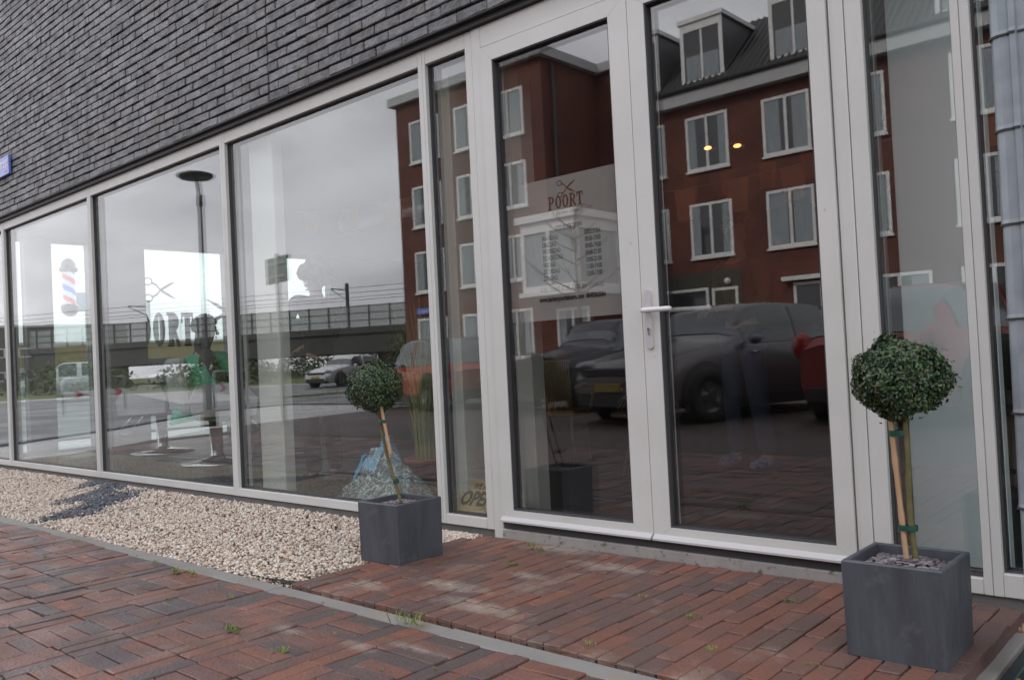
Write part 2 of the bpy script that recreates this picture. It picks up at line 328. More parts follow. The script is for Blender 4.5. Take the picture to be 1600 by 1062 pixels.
# frosted sheet with lettering on the left leaf
FRO = mat('frosted_film', (.44, .43, .41), .8)
n = FRO.node_tree; b = n.nodes['Principled BSDF']; tr = N(n, 'ShaderNodeBsdfTransparent'); mxs = N(n, 'ShaderNodeMixShader'); mxs.inputs[0].default_value = .9
n.links.new(tr.outputs[0], mxs.inputs[1]); n.links.new(b.outputs[0], mxs.inputs[2]); n.links.new(mxs.outputs[0], n.nodes['Material Output'].inputs[0])
m = MB(); m.box(-2.796, -2.116, .0435, .0445, 1.045, 1.708); o = m.build('frosted_sheet', FRO); o.parent = DL
COPR = mat('copper_print', (.16, .06, .03), .7); DKP = mat('dark_print', (.035, .024, .02), .7)

def scissors(mb, cx, cz, s, y, mx=None, mi=0, flip=1):
    """open scissors seen flat, blades to the right, in the x/z plane"""
    def T(px, pz): return (cx + flip * px * s, y, cz + pz * s)
    for sg in (1, -1):
        bl = [(-.02, sg * .0), (.05, sg * .07), (.30, sg * .21), (.52, sg * .28), (.30, sg * .12), (.06, -sg * .015)]
        mb.prism([T(*p) for p in (bl if sg * flip > 0 else bl[::-1])], (0, .0006, 0), mi, mx)
        sh = [(.03, sg * .035), (-.12, -sg * .12), (-.27, -sg * .2), (-.25, -sg * .25), (-.09, -sg * .17), (.05, -sg * .0)]
        mb.prism([T(*p) for p in (sh if sg * flip < 0 else sh[::-1])], (0, .0006, 0), mi, mx)
        c0 = (-.36, -sg * .25); k = 20
        for i in range(k):
            a, b2 = 2 * math.pi * i / k, 2 * math.pi * (i + 1) / k
            q = [(c0[0] + r * math.cos(t), c0[1] + r * .85 * math.sin(t)) for r, t in ((.10, a), (.145, a), (.145, b2), (.10, b2))]
            mb.prism([T(*p) for p in q], (0, .0006, 0), mi, mx)
def slab_word(mb, word, x, z, h, y, mx=None, mi=0, wf=.62):
    """slab serif capitals, drawn in strokes"""
    w = h * wf; t = h * .17; s = h * .09
    def rc(a, b, c, d): mb.prism([(a, y, c), (b, y, c), (b, y, d), (a, y, d)], (0, .0006, 0), mi, mx)
    def arc(cx, cz, rx, rz, a0, a1, th=None):
        k = 12; th = th or t
        for i in range(k):
            u, v = a0 + (a1 - a0) * i / k, a0 + (a1 - a0) * (i + 1) / k
            q = [(cx + (rx - r) * math.cos(q_), y, cz + (rz - r * .7) * math.sin(q_)) for r, q_ in ((0, u), (0, v), (th, v), (th, u))]
            mb.prism(q, (0, .0006, 0), mi, mx)
    for ch in word:
        if ch in 'PR':
            rc(x + .08 * w, x + .08 * w + t, z, z + h); rc(x - .06 * w, x + .45 * w, z, z + s); rc(x - .06 * w, x + .3 * w, z + h - s, z + h)
            arc(x + .45 * w, z + h * .71, .52 * w, h * .29, -math.pi / 2, math.pi / 2); rc(x + .3 * w, x + .46 * w, z + h - s * 1.3, z + h); rc(x + .3 * w, x + .46 * w, z + h * .42, z + h * .42 + s * 1.3)
            if ch == 'R': mb.prism([(x + .42 * w, y, z + h * .45), (x + .78 * w, y, z), (x + 1.12 * w, y, z), (x + .7 * w, y, z + h * .48)], (0, .0006, 0), mi, mx)
        elif ch == 'O': arc(x + .5 * w, z + h * .5, .52 * w, h * .5, 0, 2 * math.pi)
        elif ch == 'T':
            rc(x + .5 * w - t / 2, x + .5 * w + t / 2, z, z + h); rc(x + .2 * w, x + .8 * w, z, z + s); rc(x - .02 * w, x + 1.02 * w, z + h - s * 1.5, z + h)
            rc(x - .02 * w, x + .1 * w, z + h * .68, z + h); rc(x + .9 * w, x + 1.02 * w, z + h * .68, z + h)
        x += w * 1.2
m = MB(); ty = .0428
scissors(m, -2.425, 1.648, .11, ty, mi=0)
slab_word(m, 'POORT', -2.535, 1.558, .062, ty, mi=0, wf=.56)
text_into(m, 'Barber Shop', .026, front(-2.43, ty, 1.53), 1, .0004, 1, 'CENTER', shear=.4)
for sg in (1, -1): m.tube([(-2.43 + sg * (.075 + .07 * t), ty, 1.535 + .02 * math.sin(t * 5) + .03 * t * t) for t in (0, .2, .4, .6, .8, 1)], .0009, 5, 1)
text_into(m, 'OPENINGSTIJDEN', .028, front(-2.425, ty, 1.462), 1, .0016, .72, 'CENTER')
dn = ['MAANDAG:', 'DINSDAG:', 'WOENSDAG:', 'DONDERDAG:', 'VRIJDAG:', 'ZATERDAG:', 'ZONDAG:']
hr = ['GESLOTEN', '09:00-19:00', '09:00-19:00', '09:00-21:00', '10:00-21:00', '11:00-19:00', '12:00-17:00']
for i in range(7):
    zz = 1.42 - i * .0315
    text_into(m, dn[i], .03, front(-2.585, ty, zz), 1, .0012, .62); text_into(m, hr[i], .03, front(-2.245, ty, zz), 1, .0012, .62, 'RIGHT')
text_into(m, 'BOEK ONLINE OF BEL VOOR EEN AFSPRAAK', .028, front(-2.425, ty, 1.178), 1, .0005, .66, 'CENTER')
text_into(m, 'www.barberpoortalmere.com  0640362084', .031, front(-2.425, ty, 1.132), 1, .0018, .7, 'CENTER')
o = m.build('lettering', [COPR, DKP]); o.parent = DL

# interior shell
FLR = mat('shop_floor', (.045, .043, .04), .5, noise=(.03, .028, .026), nscale=3)
INW = mat('interior_wall', (.36, .36, .345), .8); CEI = mat('interior_ceiling', (.16, .16, .155), .9); DRKW = mat('dark_interior', (.035, .025, .022), .8)
m = MB(); m.box(-10.8, 1.5, .15, 7, -.2, .03); P(m, 'shop_floor', FLR)
m = MB(); m.box(-10.8, 1.5, .13, 7, 2.56, 2.7); P(m, 'shop_ceiling', CEI)
m = MB(); m.box(-10.9, 1.6, 7, 7.2, -.2, 9.5); m.box(1.5, 1.62, .0, 7, -.2, 9.5); P(m, 'inner_wall', DRKW)
# end wall with tall window openings (positions read off the photo)
m = MB(); EX = -10.8
ops = [(.45, .56), (.86, 1.28), (1.98, 3.1), (4.1, 4.84)]
y = .12
for a, b in ops: m.box(EX - .12, EX, y, a, -.2, 2.6); y = b
m.box(EX - .12, EX, y, 7, -.2, 2.6)
for a, b in ops: m.box(EX - .12, EX, a, b, 2.515, 2.6); m.box(EX - .12, EX, a, b, -.2, 1.62 if a > 4 else .06)
P(m, 'end_wall', INW)
m = MB(); m.box(EX - .12, EX - .02, .0, 7.2, 2.6, 9.5); P(m, 'outer_wall', MORT)
GLE = glass_mat('end_glass', tint=(.80, .85, .84), r0=.06, k=4)
for a, b in ops:
    m = MB(); m.box(EX - .09, EX - .07, a, b, 1.62 if a > 4 else .06, 2.515); P(m, 'end_window', GLE)
COLW = mat('column_white', (.62, .61, .56), .7, noise=(.54, .53, .48), nscale=2)
for x0, x1, y0, y1 in ((-5.22, -4.94, .12, .2), (-3.39, -3.275, .15, .3), (-3.055, -2.925, .32, .42), (-1.32, -1.137, .3, .42)):
    m = MB(); m.cbox(x0, x1, y0, y1, .03, 2.559, 0, None, .004); P(m, 'column', COLW)
m = MB(); m.cbox(-1.077, -.758, .35, .41, .03, 2.559, 0, None, .004); P(m, 'partition_panel', mat('panel_paint', (.72, .78, .8), .6))

# end-window decals
DEC = mat('window_decal', (.25, .22, .23), .8, alpha=.75)
m = MB(); TX = Matrix(((0, 0, 1, EX - .065), (1, 0, 0, 0), (0, 1, 0, 0), (0, 0, 0, 1)))   # text plane facing +x, reading along +y
MX = Matrix(((0, 1, 0, EX - .065), (1, 0, 0, 0), (0, 0, 1, 0), (0, 0, 0, 1)))             # x/z drawing -> y/z
scissors(m, 2.2, 1.99, .43, 0, MX); scissors(m, 3.16, 1.71, .62, 0, MX, flip=-1)
slab_word(m, 'POORT', 1.70, 1.25, .45, 0, MX, wf=.36)
m.box(EX - .066, EX - .064, 1.99, 2.42, .91, 1.1, 1)
text_into(m, 'Barber Shop', .1, TX @ Matrix.Translation((2.01, .97, .004)), 2, .002, .7, shear=.3)
text_into(m, '~ Almere ~', .08, TX @ Matrix.Translation((2.02, .79, .004)), 1, .001, .8, shear=.3)
P(m, 'window_lettering', [DEC, mat('decal_white', (.7, .72, .72), .6), mat('decal_ink', (.03, .03, .03), .7)])

# ------------------------------------------------------------ ground
def sheet(name, pts, z, m, **k):
    b = MB(); b.poly([(x, y, z) for x, y in pts]); return b.build(name, m, kind='structure', **k)
def brick_tex(name, c1, c2, mo, sx, sy, rough=.5, rot=0, spec=.5):
    m = mat(name, c1, rough, spec=spec); n = m.node_tree; L = n.links.new; b = n.nodes['Principled BSDF']
    tc = N(n, 'ShaderNodeTexCoord'); mp = N(n, 'ShaderNodeMapping'); mp.inputs['Rotation'].default_value = (0, 0, rot); L(tc.outputs['Object'], mp.inputs[0])
    bt = N(n, 'ShaderNodeTexBrick'); bt.inputs['Scale'].default_value = 1; bt.inputs['Brick Width'].default_value = sx; bt.inputs['Row Height'].default_value = sy; bt.inputs['Mortar Size'].default_value = .004
    bt.inputs['Color1'].default_value = (*c1, 1); bt.inputs['Color2'].default_value = (*c2, 1); bt.inputs['Mortar'].default_value = (*mo, 1); L(mp.outputs[0], bt.inputs['Vector'])
    no = N(n, 'ShaderNodeTexNoise'); no.inputs['Scale'].default_value = 1.1; no.inputs['Detail'].default_value = 8; L(tc.outputs['Object'], no.inputs['Vector'])
    mx = N(n, 'ShaderNodeMixRGB', blend_type='OVERLAY'); mx.inputs[0].default_value = .6; L(bt.outputs[0], mx.inputs[1]); L(no.outputs['Fac'], mx.inputs[2]); L(mx.outputs[0], b.inputs['Base Color'])
    bp = N(n, 'ShaderNodeBump'); bp.inputs['Strength'].default_value = .5; bp.inputs['Distance'].default_value = .004; L(bt.outputs['Fac'], bp.inputs['Height']); bp.invert = True; L(bp.outputs[0], b.inputs['Normal'])
    return m
SOIL = mat('joint_sand', (.09, .078, .06), .95, noise=(.045, .042, .03), nscale=30, dirt=((.05, .085, .02), 7, .56, .66), bump=.5, bscale=200)
ASPH = mat('wet_asphalt', (.045, .045, .047), .42, noise=(.075, .073, .075), nscale=.8, bump=.3, bscale=120, rvar=.12)
CPATH = mat('wet_concrete_path', (.3, .29, .285), .35, noise=(.2, .19, .19), nscale=1.2, rvar=.1)
UPB = brick_tex('upper_dark_brick', (.15, .152, .155), (.11, .112, .115), (.02, .02, .02), .2095, .0615, .5); [q for q in UPB.node_tree.nodes if q.type == 'MAPPING'][0].inputs['Rotation'].default_value = (R(90), 0, 0)
m = MB(); m.box(-10.92, 1.52, -.05, .25, 5.19, 9.5); P(m, 'upper_wall', UPB)
GRS = mat('grass', (.075, .1, .025), .9, noise=(.12, .12, .04), nscale=2, bump=.6, bscale=40, bdist=.03)
sheet('ground', [(-500, -500), (400, -500), (400, 500), (-500, 500)], -.09, GRS)
sheet('road', [(-13, -2), (-16.2, -3.6), (-24, -12), (-24, -16), (60, -16), (60, -9.5), (-14, -9.5), (-13.6, -5)], -.062, ASPH)
sheet('side_road', [(-15.5, -3.4), (-19.3, -7.4), (-26, -14), (-26, -60), (-38, -60), (-43, -22), (-46, -12), (-44, 60), (-14, 60), (-14, -1)], -.066, ASPH)
sheet('cycle_path', [(-38.5, -60), (-41.5, -60), (-47, -22), (-50, -12), (-48, 60), (-44.3, 60), (-46.3, -12), (-43.3, -22)], -.062, CPATH)
sheet('cross_road', [(-26, -10), (-44.5, -17), (-44.6, -20), (-26, -13)], -.058, CPATH)
sheet('footpath', [(-11.1, 40), (-11.1, -1.3), (-13.0, -4.0), (-13.9, -9.4), (-18.9, -9.4), (-18.9, -7.2), (-15.2, -3.2), (-13.8, -1), (-13.8, 40)], -.03, CPATH)
KERBM = mat('kerb_concrete', (.27, .265, .25), .75, noise=(.17, .165, .15), nscale=4, bump=.4, bscale=220, dirt=((.3, .23, .14), 6, .52, .7, .5))
m = MB()
def strip(m, pts, wd, z0, z1):
    for (a, b), (c, d) in zip(pts, pts[1:]):
        v = Vector((c - a, d - b, 0)).normalized(); nn = Vector((-v.y, v.x, 0)) * wd
        m.prism([(a, b, z1), (c, d, z1), (c + nn.x, d + nn.y, z1), (a + nn.x, b + nn.y, z1)], (0, 0, z0 - z1))
strip(m, [(-13.85, 40), (-13.85, -1), (-15.25, -3.2), (-18.95, -7.2), (-18.95, -9.4), (-14, -9.4)], .13, -.1, .0)
m.build('kerb', mat('dark_kerb', (.06, .06, .06), .6, noise=(.1, .1, .1)), kind='structure')
PAV = brick_tex('wet_brick_paving', (.05, .037, .035), (.085, .048, .04), (.02, .018, .016), .2, .067, .6, R(0))
sheet('brick_paving', [(-13, -3.9), (-11.15, -1.3), (-11.15, -1.2), (9, -1.2), (9, -3), (30, -3), (30, -9.5), (-13.9, -9.5)], -.024, PAV)
sheet('far_pavement', [(-24, -16), (60, -16), (60, -22), (-24, -22)], -.03, PAV)

# kerb strip between the apron and the pavement
m = MB(); x = -11.1
while x < 1.2: m.cbox(x, x + .995, -1.185 + rnd.uniform(-.002, .002), -1.103, -.12, -.013 + rnd.uniform(-.0015, .0015), 0, None, .004); x += 1
m.build('kerb_strip', KERBM, kind='structure')
sheet('joint_bed', [(-3.055, -1.1), (-.69, -1.1), (-.69, .02), (-3.055, .02)], -.004, mat('pale_joint_sand', (.2, .165, .125), .95, noise=(.09, .075, .05), nscale=25, dirt=((.06, .09, .025), 6, .56, .66), bump=.5, bscale=200))
sheet('joint_bed', [(-10.9, -3.6), (1.2, -3.6), (1.2, -1.18), (-10.9, -1.18)], -.019, SOIL)
RB = [(.2, .085, .058), (.155, .078, .062), (.12, .076, .067), (.23, .095, .06), (.1, .074, .07), (.18, .082, .06), (.145, .074, .06), (.095, .072, .07), (.205, .095, .07), (.135, .078, .067), (.185, .08, .055)]
PB = mat('clay_paver', (.12, .06, .05), .5, island=RB, noise=(.085, .064, .06), nscale=9, nstr=.6, bump=1, bscale=90, bdist=.005, rvar=.14, dirt=((.24, .2, .175), 3.2, .58, .8, .75))
PB2 = mat('worn_clay_paver', (.12, .06, .05), .58, island=RB[:4] + RB[5:7] + RB[8:], noise=(.11, .075, .062), nscale=9, nstr=.55, bump=1, bscale=90, bdist=.005, rvar=.1, dirt=((.34, .29, .24), 2.2, .56, .74, .8))
def stain(m, pts, col):
    n = m.node_tree; L = n.links.new; b = n.nodes['Principled BSDF']; src = b.inputs['Base Color'].links[0].from_socket; tc = N(n, 'ShaderNodeTexCoord'); acc = None
    for x, y, rx, ry in pts:
        mp = N(n, 'ShaderNodeMapping', vector_type='TEXTURE'); mp.inputs['Location'].default_value = (x, y, 0); mp.inputs['Scale'].default_value = (rx, ry, 1); L(tc.outputs['Object'], mp.inputs[0])
        ln = N(n, 'ShaderNodeVectorMath', operation='LENGTH'); L(mp.outputs[0], ln.inputs[0]); sb = N(n, 'ShaderNodeMath', operation='SUBTRACT', use_clamp=True); sb.inputs[0].default_value = 1; L(ln.outputs['Value'], sb.inputs[1])
        if acc: mxn = N(n, 'ShaderNodeMath', operation='MAXIMUM'); L(acc, mxn.inputs[0]); L(sb.outputs[0], mxn.inputs[1]); acc = mxn.outputs[0]
        else: acc = sb.outputs[0]
    no = N(n, 'ShaderNodeTexNoise'); no.inputs['Scale'].default_value = 16; no.inputs['Detail'].default_value = 9; no.inputs['Roughness'].default_value = .7; L(tc.outputs['Object'], no.inputs['Vector'])
    ad = N(n, 'ShaderNodeMath', operation='MULTIPLY_ADD'); L(acc, ad.inputs[0]); ad.inputs[1].default_value = .5; L(no.outputs['Fac'], ad.inputs[2])
    mr = N(n, 'ShaderNodeMapRange'); mr.inputs[1].default_value = .62; mr.inputs[2].default_value = 1.02; mr.inputs[4].default_value = .65; L(ad.outputs[0], mr.inputs[0])
    mx = N(n, 'ShaderNodeMixRGB'); L(mr.outputs[0], mx.inputs[0]); L(src, mx.inputs[1]); mx.inputs[2].default_value = (*col, 1); L(mx.outputs[0], b.inputs['Base Color'])
stain(PB2, [(-2.5, -.06, .4, .12), (-2.1, -.22, .28, .1), (-2.45, -.78, .3, .1), (-2.15, -.93, .35, .1), (-2.75, -.95, .16, .08), (-2.3, -.5, .14, .07)], (.42, .37, .31))
stain(PB, [(-2.55, -1.45, .14, .05), (-2.2, -1.42, .12, .05), (-2.05, -1.33, .2, .04)], (.34, .31, .28))
def paver(mb, x0, x1, y0, y1, top, tilt=.01):
    tilt *= .75
    cx, cy = (x0 + x1) / 2, (y0 + y1) / 2; M = rotm((cx, cy, top), R(rnd.gauss(0, .7)), rnd.gauss(0, tilt), rnd.gauss(0, tilt)); g = .0017
    a, b = (x1 - x0) / 2 - g, (y1 - y0) / 2 - g; n0 = len(mb.v); mb.cbox(-a, a, -b, b, -.05, 0, 0, M, .0028)
    for i in range(n0, len(mb.v)): q = mb.v[i]; mb.v[i] = (q[0] + rnd.uniform(-.0012, .0012), q[1] + rnd.uniform(-.0012, .0012), q[2] + rnd.uniform(-.0009, .0009))
m = MB(); x = -3.06; c = 0
while x < -.70:
    wd = .066; y = -1.1; last = x + wd > -.70
    st = .1 if c % 2 else 0
    if c % 5 == 3: st = .13
    ye = y + (st if st else .2)
    while y < -.02:
        ye = min(ye, -.015); 
        if ye - y > .02: paver(m, x, x + wd, y, ye, .004 + rnd.gauss(0, .0012) + .003 * math.sin(x * 3 + y * 4), .008)
        y = ye; ye += .2
    x += wd + .001; c += 1
m.build('entrance_paving', PB2, kind='structure')
m = MB(); k = 0; x = -11.042
while x < .9:
    y = -1.19 - rnd.uniform(0, .01)
    while y > -3.3:
        zt = -.006 + .004 * math.sin(x * 2.1) + .003 * math.sin(y * 5 + x)
        if k % 2: 
            for i in range(3): paver(m, x + i * .0675, x + (i + 1) * .0675, y - .2, y, zt + rnd.gauss(0, .0015), .01)
            y -= .201
        else: paver(m, x, x + .201, y - .0675, y, zt + rnd.gauss(0, .0018), .01); y -= .0677
    x += .2035; k += 1
m.build('pavement', PB, kind='structure')

# gravel: one bed of countless pebbles
def ico():
    t = (1 + 5 ** .5) / 2
    v = np.array([(-1, t, 0), (1, t, 0), (-1, -t, 0), (1, -t, 0), (0, -1, t), (0, 1, t), (0, -1, -t), (0, 1, -t), (t, 0, -1), (t, 0, 1), (-t, 0, -1), (-t, 0, 1)], float) / math.sqrt(1 + t * t)
    f = np.array([(0, 11, 5), (0, 5, 1), (0, 1, 7), (0, 7, 10), (0, 10, 11), (1, 5, 9), (5, 11, 4), (11, 10, 2), (10, 7, 6), (7, 1, 8), (3, 9, 4), (3, 4, 2), (3, 2, 6), (3, 6, 8), (3, 8, 9), (4, 9, 5), (2, 4, 11), (6, 2, 10), (8, 6, 7), (9, 8, 1)])
    return v, f
def rand_rot(n):
    q = nr.normal(size=(n, 4)); q /= np.linalg.norm(q, axis=1)[:, None]; a, b, c, d = q.T
    return np.stack([np.stack([1 - 2 * (c * c + d * d), 2 * (b * c - d * a), 2 * (b * d + c * a)], -1), np.stack([2 * (b * c + d * a), 1 - 2 * (b * b + d * d), 2 * (c * d - b * a)], -1), np.stack([2 * (b * d - c * a), 2 * (c * d + b * a), 1 - 2 * (b * b + c * c)], -1)], 1)
def pebbles(name, pos, rad, m, flat=(1, .75, .6), jit=.12, smooth=True, **k):
    v, f = ico(); n = len(pos); V = v[None] * (1 + nr.uniform(-jit, jit, (n, 12, 1))) * (np.array(flat)[None, None] * nr.uniform(.8, 1.25, (n, 1, 3)))
    V = np.einsum('nij,nkj->nki', rand_rot(n), V) * rad[:, None, None]; V[..., 2] *= .8; V += pos[:, None]
    F = f[None] + (np.arange(n) * 12)[:, None, None]
    return np_mesh(name, V.reshape(-1, 3), F.reshape(-1, 3), m, smooth, **k)
PEB = mat('gravel_stone', (.6, .5, .4), .7, island=[(.6, .5, .4), (.72, .64, .54), (.44, .34, .26), (.76, .71, .63), (.62, .53, .43), (.28, .15, .1), (.68, .6, .5), (.48, .42, .36), (.8, .76, .69), (.38, .35, .33), (.62, .5, .39), (.7, .61, .5)], noise=(.48, .41, .34), nscale=70, nstr=.3)
SLT = mat('slate_stone', (.1, .11, .13), .6, island=[(.09, .1, .12), (.14, .155, .18), (.07, .075, .09), (.19, .2, .22), (.11, .12, .15), (.13, .13, .14)])
n = 46000; px = nr.uniform(-10.85, -3.07, n); py = nr.uniform(-1.10, -.02, n)
n2 = 5000; px = np.r_[px, nr.uniform(-3.3, -3.0, n2)]; py = np.r_[py, nr.uniform(-.6, -.02, n2)]; ok = (px < -3.055) | (py > -.12 - (px + 3.055) * .0) & (px < -2.99); px, py = px[ok], py[ok]
pz = -.022 + .008 * np.sin(px * 3.1) * np.sin(py * 4) + nr.uniform(-.006, .006, len(px)) + .02 * np.clip((py + .32) / .22, 0, 1)
rad = nr.uniform(.0072, .0115, len(px)) * np.where(nr.rand(len(px)) < .04, 1.5, 1)
cxx = (px + 6.75) / .62; band = np.abs((py + .95) - (-(px + 5.8)) * .62 * .95 - .08 + .07 * np.sin(px * 9)) < .2 + .07 * np.sin(px * 13 + py * 9) + nr.normal(0, .06, len(px))
band &= (px < -5.9) & (nr.rand(len(px)) < .93)
pos = np.stack([px, py, pz], 1)
pebbles('gravel', pos[~band], rad[~band], PEB, kind='stuff', label='beige and brown gravel bed along the shop front')
pebbles('slate_gravel', pos[band] + (0, 0, .004), rad[band] * 1.15, SLT, flat=(1, .8, .4), smooth=False, kind='stuff', label='band of blue grey slate chips crossing the beige gravel')
sheet('gravel_bed', [(-10.9, -1.105), (-2.95, -1.105), (-2.95, .03), (-10.9, .03)], -.03, mat('gravel_base', (.2, .16, .12), .95, noise=(.1, .08, .06), nscale=60))
CLO = mat('ground_cloth', (.012, .014, .014), .6)
m = MB(); m.add([(-3.42, -1.085, -.006), (-3.25, -1.098, .002), (-3.1, -1.09, -.004), (-3.07, -1.02, -.012), (-3.2, -1.06, -.016), (-3.4, -1.06, -.02)], [(0, 1, 4, 5), (1, 2, 3, 4)]); m.add([(-3.2, -.93, -.012), (-3.1, -.84, -.0), (-3.075, -.85, .004), (-3.18, -.95, -.004)], [(0, 1, 2, 3)])
m.build('weed_cloth', CLO, kind='stuff', label='black ground cloth poking out of the gravel corner')
# right hand bed
m = MB(); m.cbox(-.682, -.615, -1.1, -.12, -.2, -.035, 0, None, .006); m.build('edging_strip', KERBM, kind='structure')
sheet('planting_bed', [(-.62, -1.1), (1.4, -1.1), (1.4, .03), (-.69, .03), (-.69, -.12), (-.62, -.12)], -.055, mat('bed_cloth', (.035, .045, .045), .7, noise=(.02, .025, .025), nscale=5))
m = MB(); m.box(-.585, -.58, -1.1, .0, -.0545, -.0535); m.build('cloth_seam', mat('seam_green', (.06, .16, .13), .7), kind='structure')
n = 900; px = nr.uniform(-.6, 1.3, n); py = nr.uniform(-1.08, -.02, n); ok = (py > -.17) & (px > -.66) | (py < -.38 - .25 * np.sin(px * 2)) & (px > -.57) | (px > -.3); px[:60] = nr.uniform(-.675, -.6, 60); py[:60] = nr.uniform(-.11, -.02, 60); ok[:60] = True; px, py = px[ok], py[ok]
pos = np.stack([px, py, nr.uniform(-.048, -.035, len(px))], 1); isw = nr.rand(len(px)) < np.where(py > -.3, .9, .3)
pebbles('river_pebbles', pos[isw], nr.uniform(.009, .016, isw.sum()), mat('river_stone', (.5, .45, .4), .55, island=[(.5, .44, .36), (.65, .62, .58), (.4, .18, .09), (.3, .25, .2), (.55, .5, .45), (.42, .38, .34)]), jit=.05, kind='stuff', label='cream pebbles right of the entrance paving')
pebbles('slate_chunks', pos[~isw], nr.uniform(.014, .028, (~isw).sum()), SLT, flat=(1, .7, .35), smooth=False, kind='stuff', label='grey slate chunks right of the entrance paving')

# weeds in the joints
m = MB()
def tuft(x, y, s, n, z=0):
    s *= 1.1
    for i in range(n):
        a = rnd.uniform(0, 6.28); l = s * rnd.uniform(.5, 1.1); h = l * rnd.uniform(.2, .75); bx, by = x + rnd.gauss(0, s * .5), y + rnd.gauss(0, s * .25); wv = Vector((-math.sin(a), math.cos(a), 0)) * .0016
        p0 = Vector((bx, by, z)); p1 = p0 + Vector((math.cos(a) * l * .5, math.sin(a) * l * .5, h)); p2 = p0 + Vector((math.cos(a) * l, math.sin(a) * l, h * .8))
        m.add([p0 - wv, p0 + wv, p1 + wv * .8, p1 - wv * .8, p2], [(0, 1, 2, 3), (3, 2, 4)], 0 if rnd.random() < .75 else 1)
for x, y, s, k in [(-2.24, -1.175, .055, 46), (-2.69, -1.57, .03, 40), (-2.36, -1.6, .028, 26), (-4.93, -1.22, .03, 18), (-3.71, -1.26, .03, 40), (-3.6, -1.24, .03, 30), (-2.47, -.41, .025, 34), (-1.48, -.63, .03, 14), (-1.28, -.86, .02, 14), (-4.0, -1.22, .02, 18), (-4.64, -1.47, .02, 14), (-2.74, -.56, .02, 24), (-1.75, -.52, .018, 10), (-1.3, -.3, .025, 18), (-2.55, -.13, .03, 30), (-2.65, -.07, .03, 24), (-3.3, -1.5, .02, 14), (-3.1, -1.35, .018, 12), (-1.0, -.82, .018, 14), (-1.6, -1.02, .018, 14)]: tuft(x, y, s, k)
for i in range(260):
    x, y = rnd.uniform(-6.5, -.9), rnd.uniform(-2.3, -.1)
    if -1.19 < y < -1.09 or (y > -1.1 and x < -3.0): continue
    tuft(x, y, .009, 5)
m.build('weeds', [mat('weed_green', (.13, .2, .035), .7), mat('weed_yellow', (.3, .24, .06), .7)], kind='stuff', label='small grass tufts growing in the paving joints')
# fallen leaves on the gravel
for i, (x, y) in enumerate([(-4.88, -.37), (-3.53, -.84), (-5.89, -.88), (-4.5, -.5), (-4.1, -.62), (-3.75, -.55), (-5.2, -.3), (-4.3, -.86), (-6.6, -.9), (-3.4, -.5), (-5.5, -.62), (-3.9, -.25)]):
    m = MB(); s = .022 * (1.3 if i == 0 else .8); a = rnd.uniform(0, 6)
    pts = [(math.cos(t + a) * s * (1 if k % 2 else .65), math.sin(t + a) * s * .6 * (1 if k % 2 else .7), .006 + .006 * math.sin(t * 2)) for k, t in enumerate([j * 2 * math.pi / 9 for j in range(9)])]
    m.add([(x, y, .004)] + [(x + p[0], y + p[1], -.008 + p[2]) for p in pts], [(0, j + 1, (j + 1) % 9 + 1) for j in range(9)])
    m.build('fallen_leaf', mat('dead_leaf', (.09, .035, .018), .7), label='dead brown leaf lying on the beige gravel', cat='leaf', group='fallen leaves on the gravel')

